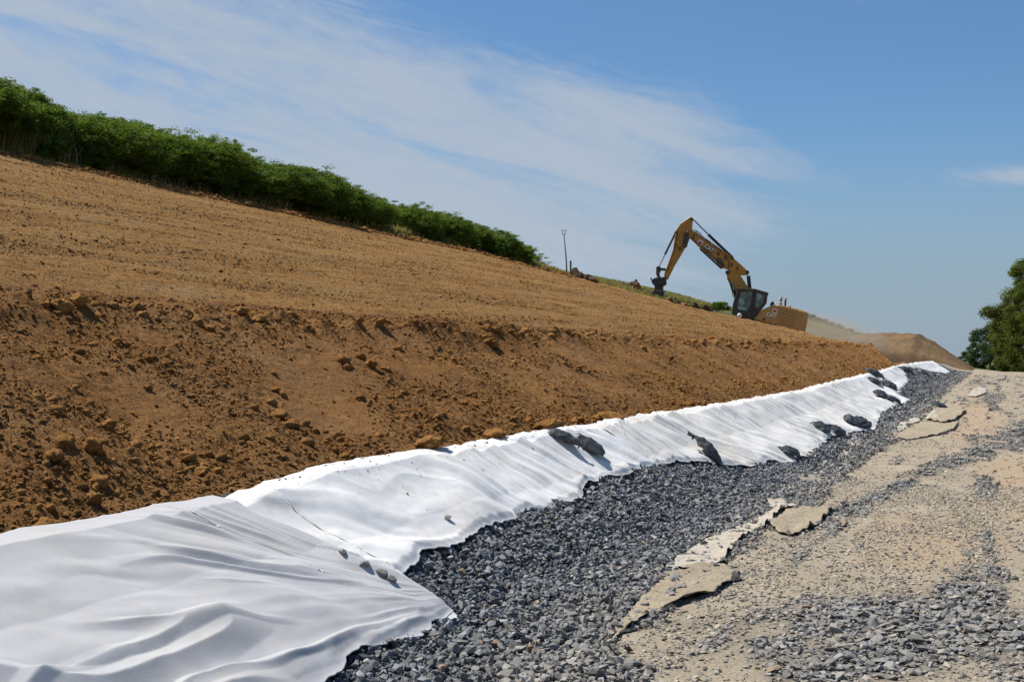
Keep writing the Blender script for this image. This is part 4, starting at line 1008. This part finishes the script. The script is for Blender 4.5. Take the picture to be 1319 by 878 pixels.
# dust raised behind the digger
m = bpy.data.materials.new('dust'); m.use_nodes = True; t = m.node_tree; t.nodes.remove(t.nodes['Principled BSDF'])
pv = t.nodes.new('ShaderNodeVolumePrincipled'); pv.inputs['Color'].default_value = (.84, .70, .52, 1); pv.inputs['Anisotropy'].default_value = .2
tcx = t.nodes.new('ShaderNodeTexCoord'); ln = t.nodes.new('ShaderNodeVectorMath'); ln.operation = 'LENGTH'; t.links.new(tcx.outputs['Object'], ln.inputs[0])
mr_ = t.nodes.new('ShaderNodeMapRange'); mr_.inputs[1].default_value = 1.0; mr_.inputs[2].default_value = .1; mr_.inputs[3].default_value = 0; mr_.inputs[4].default_value = .34; t.links.new(ln.outputs['Value'], mr_.inputs[0])
t.links.new(mr_.outputs[0], pv.inputs['Density']); t.links.new(pv.outputs[0], t.nodes['Material Output'].inputs['Volume'])
bm = bmesh.new(); bmesh.ops.create_icosphere(bm, subdivisions=3, radius=1)
x, y, z = pix(1074, 437, 111)
do = bm_obj('dust_cloud', bm, m, None, True, (x, y, z)); do.scale = (5.6, 5, 2.3); do.rotation_euler = (0, R(14), 0); tag(do, 'pale brown dust drifting behind the excavator', kind='stuff')

# ------------------------------------------------------------------ excavator
KZ = 104.0 / 1700 / 4.879       # metres per pixel of the enlarged photograph
TILT = R(12)
U0, V0 = 870.0, 905.0
ex, ey, ez = pix(820 + U0 / 4.879, 260 + V0 / 4.879, 104.0)
exc = empty('excavator', (ex, ey, ez))
exc.rotation_euler = (0, TILT, PSI - math.atan((820 + U0 / 4.879 - 659.5) / 1700))
tag(exc, 'ochre tracked excavator with a raised two piece boom digging at the end of the slope', 'excavator')
def lp(u, v, b=0.0):
    a = (u - U0) * KZ; c_ = (V0 - v) * KZ
    return Vector((a * math.cos(TILT) - c_ * math.sin(TILT), b, a * math.sin(TILT) + c_ * math.cos(TILT)))
def plate(name, poly, b0, b1, mat, parent=exc, bev=0.03):
    bm = bmesh.new()
    va = [bm.verts.new(lp(u, v, b0)) for u, v in poly]; vb = [bm.verts.new(lp(u, v, b1)) for u, v in poly]
    n = len(poly); bm.faces.new(va); bm.faces.new(vb[::-1])
    for i in range(n): bm.faces.new((va[i], vb[i], vb[(i + 1) % n], va[(i + 1) % n]))
    bmesh.ops.recalc_face_normals(bm, faces=bm.faces)
    if bev: bmesh.ops.bevel(bm, geom=[e for e in bm.edges], offset=bev, segments=1, affect='EDGES', clamp_overlap=True)
    return bm_obj(name, bm, mat, parent)
def rod(name, a, b, r, mat, off=0.0, parent=exc, r1=None):
    bm = bmesh.new(); tube(bm, lp(*a, off), lp(*b, off), r, r1, 12); return bm_obj(name, bm, mat, parent, False)
BY = 0.05    # boom centre plane
# stick, boom
stick = plate('stick', [(344, 82), (357, 92), (353, 160), (336, 215), (320, 262), (302, 290), (270, 345), (240, 395), (198, 480), (176, 480), (178, 440), (205, 368), (232, 290), (244, 205), (250, 168), (280, 124)], BY - .2, BY + .2, M['paint'])
boom = plate('boom', [(318, 180), (345, 166), (378, 182), (420, 216), (480, 258), (545, 302), (612, 350), (655, 388), (692, 424), (708, 440), (702, 458), (650, 458), (592, 428), (542, 408), (505, 372), (468, 338), (400, 280), (345, 226), (322, 205)], BY - .28, BY + .28, M['paint'])
lower = plate('boom_base', [(568, 448), (586, 420), (640, 446), (662, 468), (704, 535), (712, 600), (640, 625), (604, 520), (574, 474)], BY - .31, BY + .31, M['paint'])
plate('joint_plate', [(500, 352), (530, 345), (556, 385), (548, 412), (520, 405)], BY - .33, BY + .33, M['darkmetal'], boom)
plate('joint_plate', [(300, 190), (330, 165), (345, 190), (330, 235), (318, 275), (300, 282), (292, 240)], BY - .26, BY + .26, M['darkmetal'], stick)
for off in (-.17, .27):
    rod('lift_cylinder', (604, 500), (622, 590), .055, M['chrome'], off - .25 if off < 0 else off + .15, exc)
    rod('lift_cylinder_barrel', (616, 560), (640, 660), .10, M['black'], off - .25 if off < 0 else off + .15, exc)
rod('stick_cylinder', (455, 198), (606, 346), .115, M['black'], BY, exc); rod('stick_cylinder_rod', (352, 92), (458, 200), .05, M['chrome'], BY, exc)
rod('adjust_cylinder', (705, 462), (718, 585), .15, M['black'], BY, exc)
rod('bucket_cylinder', (249, 180), (180, 320), .085, M['black'], BY, exc); rod('bucket_cylinder_rod', (182, 316), (141, 400), .042, M['chrome'], BY, exc)
# hoses on the back of the boom
for k_, (pts) in enumerate(([(335, 172), (372, 168), (405, 190), (425, 222), (470, 250)], [(345, 178), (380, 178), (412, 205), (500, 268), (540, 300)], [(300, 300), (250, 262), (245, 240)], [(570, 440), (580, 480), (604, 560), (612, 600)])):
    bm = bmesh.new(); limb_tube(bm, [lp(u, v, BY - .3 + .05 * k_) for u, v in pts], .03, .03, 6); bm_obj('hose', bm, M['black'], exc, True)
for k_, pts in enumerate(([(345, 216), (405, 270), (472, 328), (520, 372), (560, 404)], [(378, 190), (430, 226), (530, 298), (612, 362)], [(560, 330), (585, 372), (580, 420), (590, 440)], [(262, 190), (246, 270), (214, 365), (196, 430)], [(330, 170), (318, 200), (300, 250), (268, 300)])):
    bm = bmesh.new(); limb_tube(bm, [lp(u, v, BY - .33) for u, v in pts], .032, .032, 6); bm_obj('pipe', bm, M['black'] if k_ != 1 else M['darkmetal'], boom if k_ < 3 else stick, True)
for u_, v_ in ((366, 208), (520, 322), (560, 352), (604, 392), (640, 416)):
    plate('bracket', [(u_ - 5, v_ - 14), (u_ + 5, v_ - 10), (u_ - 1, v_ + 14), (u_ - 10, v_ + 10)], BY - .345, BY - .29, M['darkmetal'], boom, 0)
for u_, v_, r_ in ((322, 196, .16), (574, 440, .15), (700, 440, .13), (350, 100, .10), (252, 182, .09), (606, 350, .10), (136, 404, .09), (178, 472, .10), (655, 560, .15)):
    bm = bmesh.new(); tube(bm, lp(u_, v_, BY - .40), lp(u_, v_, BY + .40), r_, None, 14); bm_obj('pivot_pin', bm, M['black'], exc)
plate('underside_shade', [(404, 284), (470, 342), (506, 376), (540, 410), (534, 418), (500, 386), (462, 350), (400, 292)], BY - .29, BY + .29, M['black'], boom, 0)  # black strips painting the shade along the boom underside
plate('underside_shade', [(604, 520), (640, 625), (630, 632), (596, 528), (572, 478), (578, 470)], BY - .32, BY + .32, M['black'], lower, 0)
# linkage round a hole, rotating coupler, bucket
plate('linkage', [(126, 398), (146, 392), (152, 404), (185, 408), (214, 416), (208, 432), (178, 424), (158, 420), (148, 432), (146, 452), (156, 466), (178, 462), (190, 470), (182, 484), (150, 482), (132, 470), (124, 440)], BY - .16, BY + .16, M['darkmetal'], exc, .01)
plate('coupler', [(96, 482), (110, 470), (140, 462), (188, 478), (190, 508), (176, 520), (112, 518), (98, 500)], BY - .35, BY + .35, M['black'])
plate('coupler_hook', [(88, 468), (94, 466), (97, 480), (110, 478), (110, 488), (94, 488)], BY - .3, BY + .3, M['darkmetal'], exc, .01)
plate('rotator', [(116, 518), (170, 518), (168, 552), (114, 552)], BY - .28, BY + .28, M['black'])
plate('rotator_ring', [(122, 540), (166, 540), (166, 548), (122, 548)], BY - .31, BY + .31, M['darkmetal'])
bucket = plate('bucket', [(86, 556), (112, 550), (176, 550), (178, 606), (150, 603), (128, 590), (92, 588), (80, 574)], BY - .6, BY + .6, M['black'])
for i in range(5):
    b_ = BY - .55 + i * .27; plate('tooth', [(150, 602), (166, 604), (158, 622)], b_ - .05, b_ + .05, M['darkmetal'], bucket, 0)
# upper structure
house = plate('engine_house', [(740, 738), (792, 680), (850, 654), (905, 652), (1040, 686), (1064, 698), (1060, 745), (1045, 826), (990, 812), (880, 782), (800, 757)], -1.42, 1.42, M['paint_dusty'], exc, .06)
plate('counterweight', [(1008, 682), (1056, 692), (1069, 704), (1068, 740), (1052, 826), (1040, 832), (994, 820)], -1.46, 1.46, M['paint_dusty'], exc, .08)
for v_ in range(5):
    u_ = 900; dv = v_ * 21; plate('louvre', [(900 - v_ * 3, 676 + dv), (1000 - v_ * 4, 699 + dv), (998 - v_ * 4, 707 + dv), (898 - v_ * 3, 684 + dv)], -1.45, -1.41, M['louvre'], house, 0)
plate('catwalk', [(752, 745), (880, 785), (1040, 828), (1036, 838), (876, 796), (748, 756)], -1.5, -1.3, M['darkmetal'], house, 0)
plate('hatch', [(792, 742), (800, 730), (812, 735), (806, 748)], -1.45, -1.41, M['black'], house, 0)
plate('hatch', [(868, 768), (886, 772), (884, 782), (866, 778)], -1.45, -1.41, M['black'], house, 0)
plate('deck', [(640, 690), (760, 720), (1030, 810), (1022, 842), (760, 770), (640, 735)], -1.35, 1.40, M['black'], exc, .03)
# cab: dark frame with windows of its own
cab = plate('cab', [(642, 552), (744, 556), (826, 582), (818, 640), (740, 736), (604, 708), (612, 642), (628, 590)], -1.42, -.40, M['black'], exc, .04)
plate('roof', [(632, 544), (700, 546), (748, 550), (830, 576), (829, 588), (744, 562), (634, 556)], -1.46, -.36, M['darkmetal'], cab, .02)
plate('window', [(664, 570), (722, 566), (732, 572), (722, 640), (700, 690), (650, 684), (640, 640)], -1.445, -1.415, M['glass'], cab, 0)
plate('window', [(756, 574), (808, 590), (796, 640), (762, 672), (746, 660)], -1.445, -1.415, M['glass'], cab, 0)
plate('window_reflection', [(762, 580), (790, 588), (784, 612), (760, 622)], -1.455, -1.446, M['glass_sky_paint'], cab, 0)
plate('window_reflection', [(652, 604), (676, 612), (684, 640), (668, 652), (648, 636)], -1.455, -1.446, M['glass_sky_paint'], cab, 0)
plate('window_reflection', [(640, 655), (676, 664), (700, 668), (690, 682), (646, 678)], -1.455, -1.446, M['glass_sky_paint'], cab, 0)
plate('handrail', [(742, 560), (748, 561), (742, 700), (735, 700)], -1.49, -1.46, M['black'], cab, 0)
bm = bmesh.new(); bmesh.ops.create_uvsphere(bm, u_segments=14, v_segments=8, radius=.2); bmesh.ops.scale(bm, vec=(1, .6, 1), verts=bm.verts)
bm_obj('white_lamp', bm, M['white'], exc, True, lp(654, 716, -1.5))  # round white lamp at the foot of the cab, plain paint without glow
rod('wiper', (650, 580), (640, 640), .02, M['black'], -1.46, cab)
rod('antenna', (814, 584), (812, 566), .02, M['black'], -1.2, cab)
# on the engine deck
for (u, v0_, v1_, nm) in ((905, 660, 605, 'exhaust_pipe'), (932, 666, 612, 'air_intake')):
    r0_ = rod(nm, (u, v0_), (u + 3, v1_), .075, M['darkmetal'], -.3); rod('cap', (u + 3, v1_ + 4), (u + 3.5, v1_ - 8), .14, M['white'], -.3, r0_)
rod('handrail', (838, 668), (885, 634), .04, M['white'], -1.3); rod('handrail', (885, 634), (925, 640), .035, M['white'], -1.3)
rod('handrail', (900, 638), (898, 660), .03, M['white'], -1.3)
plate('mirror', [(840, 640), (856, 626), (866, 636), (862, 654), (842, 662)], -.9, -.6, M['black'], exc, .02)
plate('toolbox', [(940, 662), (966, 655), (972, 668), (946, 676)], -.6, .2, M['darkmetal'], exc, .02)
# undercarriage
def track(side):
    b0 = side * 1.25; poly = []
    c1, c2 = Vector((-2.0, 0, .5)), Vector((2.0, 0, .5)); r_ = .48
    bm = bmesh.new(); ring = []
    for i in range(13): a = math.pi / 2 + math.pi * i / 12; ring.append((c1.x + math.cos(a) * r_, c1.z + math.sin(a) * r_))
    for i in range(13): a = -math.pi / 2 + math.pi * i / 12; ring.append((c2.x + math.cos(a) * r_, c2.z + math.sin(a) * r_))
    va = [bm.verts.new((x_, b0 - .3, z_)) for x_, z_ in ring]; vb = [bm.verts.new((x_, b0 + .3, z_)) for x_, z_ in ring]
    n = len(ring); ia = [bm.verts.new((x_ * .93, b0 - .3, .5 + (z_ - .5) * .78)) for x_, z_ in ring]; ib = [bm.verts.new((x_ * .93, b0 + .3, .5 + (z_ - .5) * .78)) for x_, z_ in ring]
    for i in range(n):
        j = (i + 1) % n
        for q in ((va[i], va[j], vb[j], vb[i]), (ia[i], ib[i], ib[j], ia[j]), (va[i], ia[i], ia[j], va[j]), (vb[i], vb[j], ib[j], ib[i])): bm.faces.new(q)
    o = bm_obj('track', bm, M['black'], exc)
    for i, xx in enumerate((-2.0, -1.2, -.4, .4, 1.2, 2.0)):
        r2 = .36 if abs(xx) == 2 else .2; bm = bmesh.new(); tube(bm, (xx, b0 - .2, .5 if abs(xx) == 2 else .34), (xx, b0 + .2, .5 if abs(xx) == 2 else .34), r2, None, 16); bm_obj('roller', bm, M['darkmetal'], o)
track(-1); track(1)
bm = bmesh.new(); bmesh.ops.create_cube(bm, size=1); bmesh.ops.scale(bm, vec=(2.4, 2.2, .5), verts=bm.verts); bmesh.ops.bevel(bm, geom=list(bm.edges), offset=.08, segments=1, affect='EDGES'); bm_obj('track_frame', bm, M['darkmetal'], exc, loc=(0, 0, .62))
bm = bmesh.new(); tube(bm, (0, 0, .8), (0, 0, 1.15), .75, .75, 24); bm_obj('slew_ring', bm, M['black'], exc)
# lettering and badges
def letters(txt, u, v, b, size, ang, mat, parent, name='lettering'):
    cu = bpy.data.curves.new('t', 'FONT'); cu.body = txt; cu.size = size; cu.align_x = 'CENTER'; cu.align_y = 'CENTER'; cu.offset = size * .03; cu.extrude = .006; cu.space_character = .92
    to = bpy.data.objects.new('t', cu); C.objects.link(to); bpy.context.view_layer.update()
    me = bpy.data.meshes.new_from_object(to.evaluated_get(bpy.context.evaluated_depsgraph_get())); bpy.data.objects.remove(to); bpy.data.curves.remove(cu)
    me.name = name; me.materials.clear(); me.materials.append(mat)
    o = bpy.data.objects.new(name, me); C.objects.link(o); o.parent = parent; o.location = lp(u, v, b)
    o.rotation_euler = (R(90), ang - TILT, 0)
    return o
def badge(u, v, w_, h_, b, ang, mat, parent, name):
    bm = bmesh.new(); bmesh.ops.create_cube(bm, size=1); bmesh.ops.scale(bm, vec=(w_, .01, h_), verts=bm.verts)
    o = bm_obj(name, bm, mat, parent, loc=lp(u, v, b)); o.rotation_euler = (0, ang - TILT, 0); return o
aB = math.atan2(222 - 350, 345 - 505) ; aB = R(37)
p_ = badge(460, 288, .72, .42, BY - .295, aB, M['black'], boom, 'logo_panel'); letters('CAT', 460, 287, BY - .308, .42, aB, M['white'], boom)
badge(404, 250, .42, .42, BY - .295, aB, M['white'], boom, 'badge'); badge(404, 250, .26, .22, BY - .303, aB, M['red'], boom, 'badge_emblem'); badge(406, 258, .30, .04, BY - .303, aB, M['red'], boom, 'badge_stripe')
letters('CAT', 847, 716, -1.455, .42, TILT + R(3), M['white'], house)
bm = bmesh.new(); tri = [lp(846, 728, -1.45), lp(858, 731, -1.45), lp(853, 719, -1.45)]; bm.faces.new([bm.verts.new(q) for q in tri]); bm_obj('logo_triangle', bm, M['black'], house)
badge(869, 690, .36, .36, -1.445, TILT, M['white'], house, 'badge'); badge(869, 690, .24, .20, -1.455, TILT, M['red'], house, 'badge_emblem')
print('excavator base', ex, ey, ez, 'ground', float(H0(-ex, ey)))
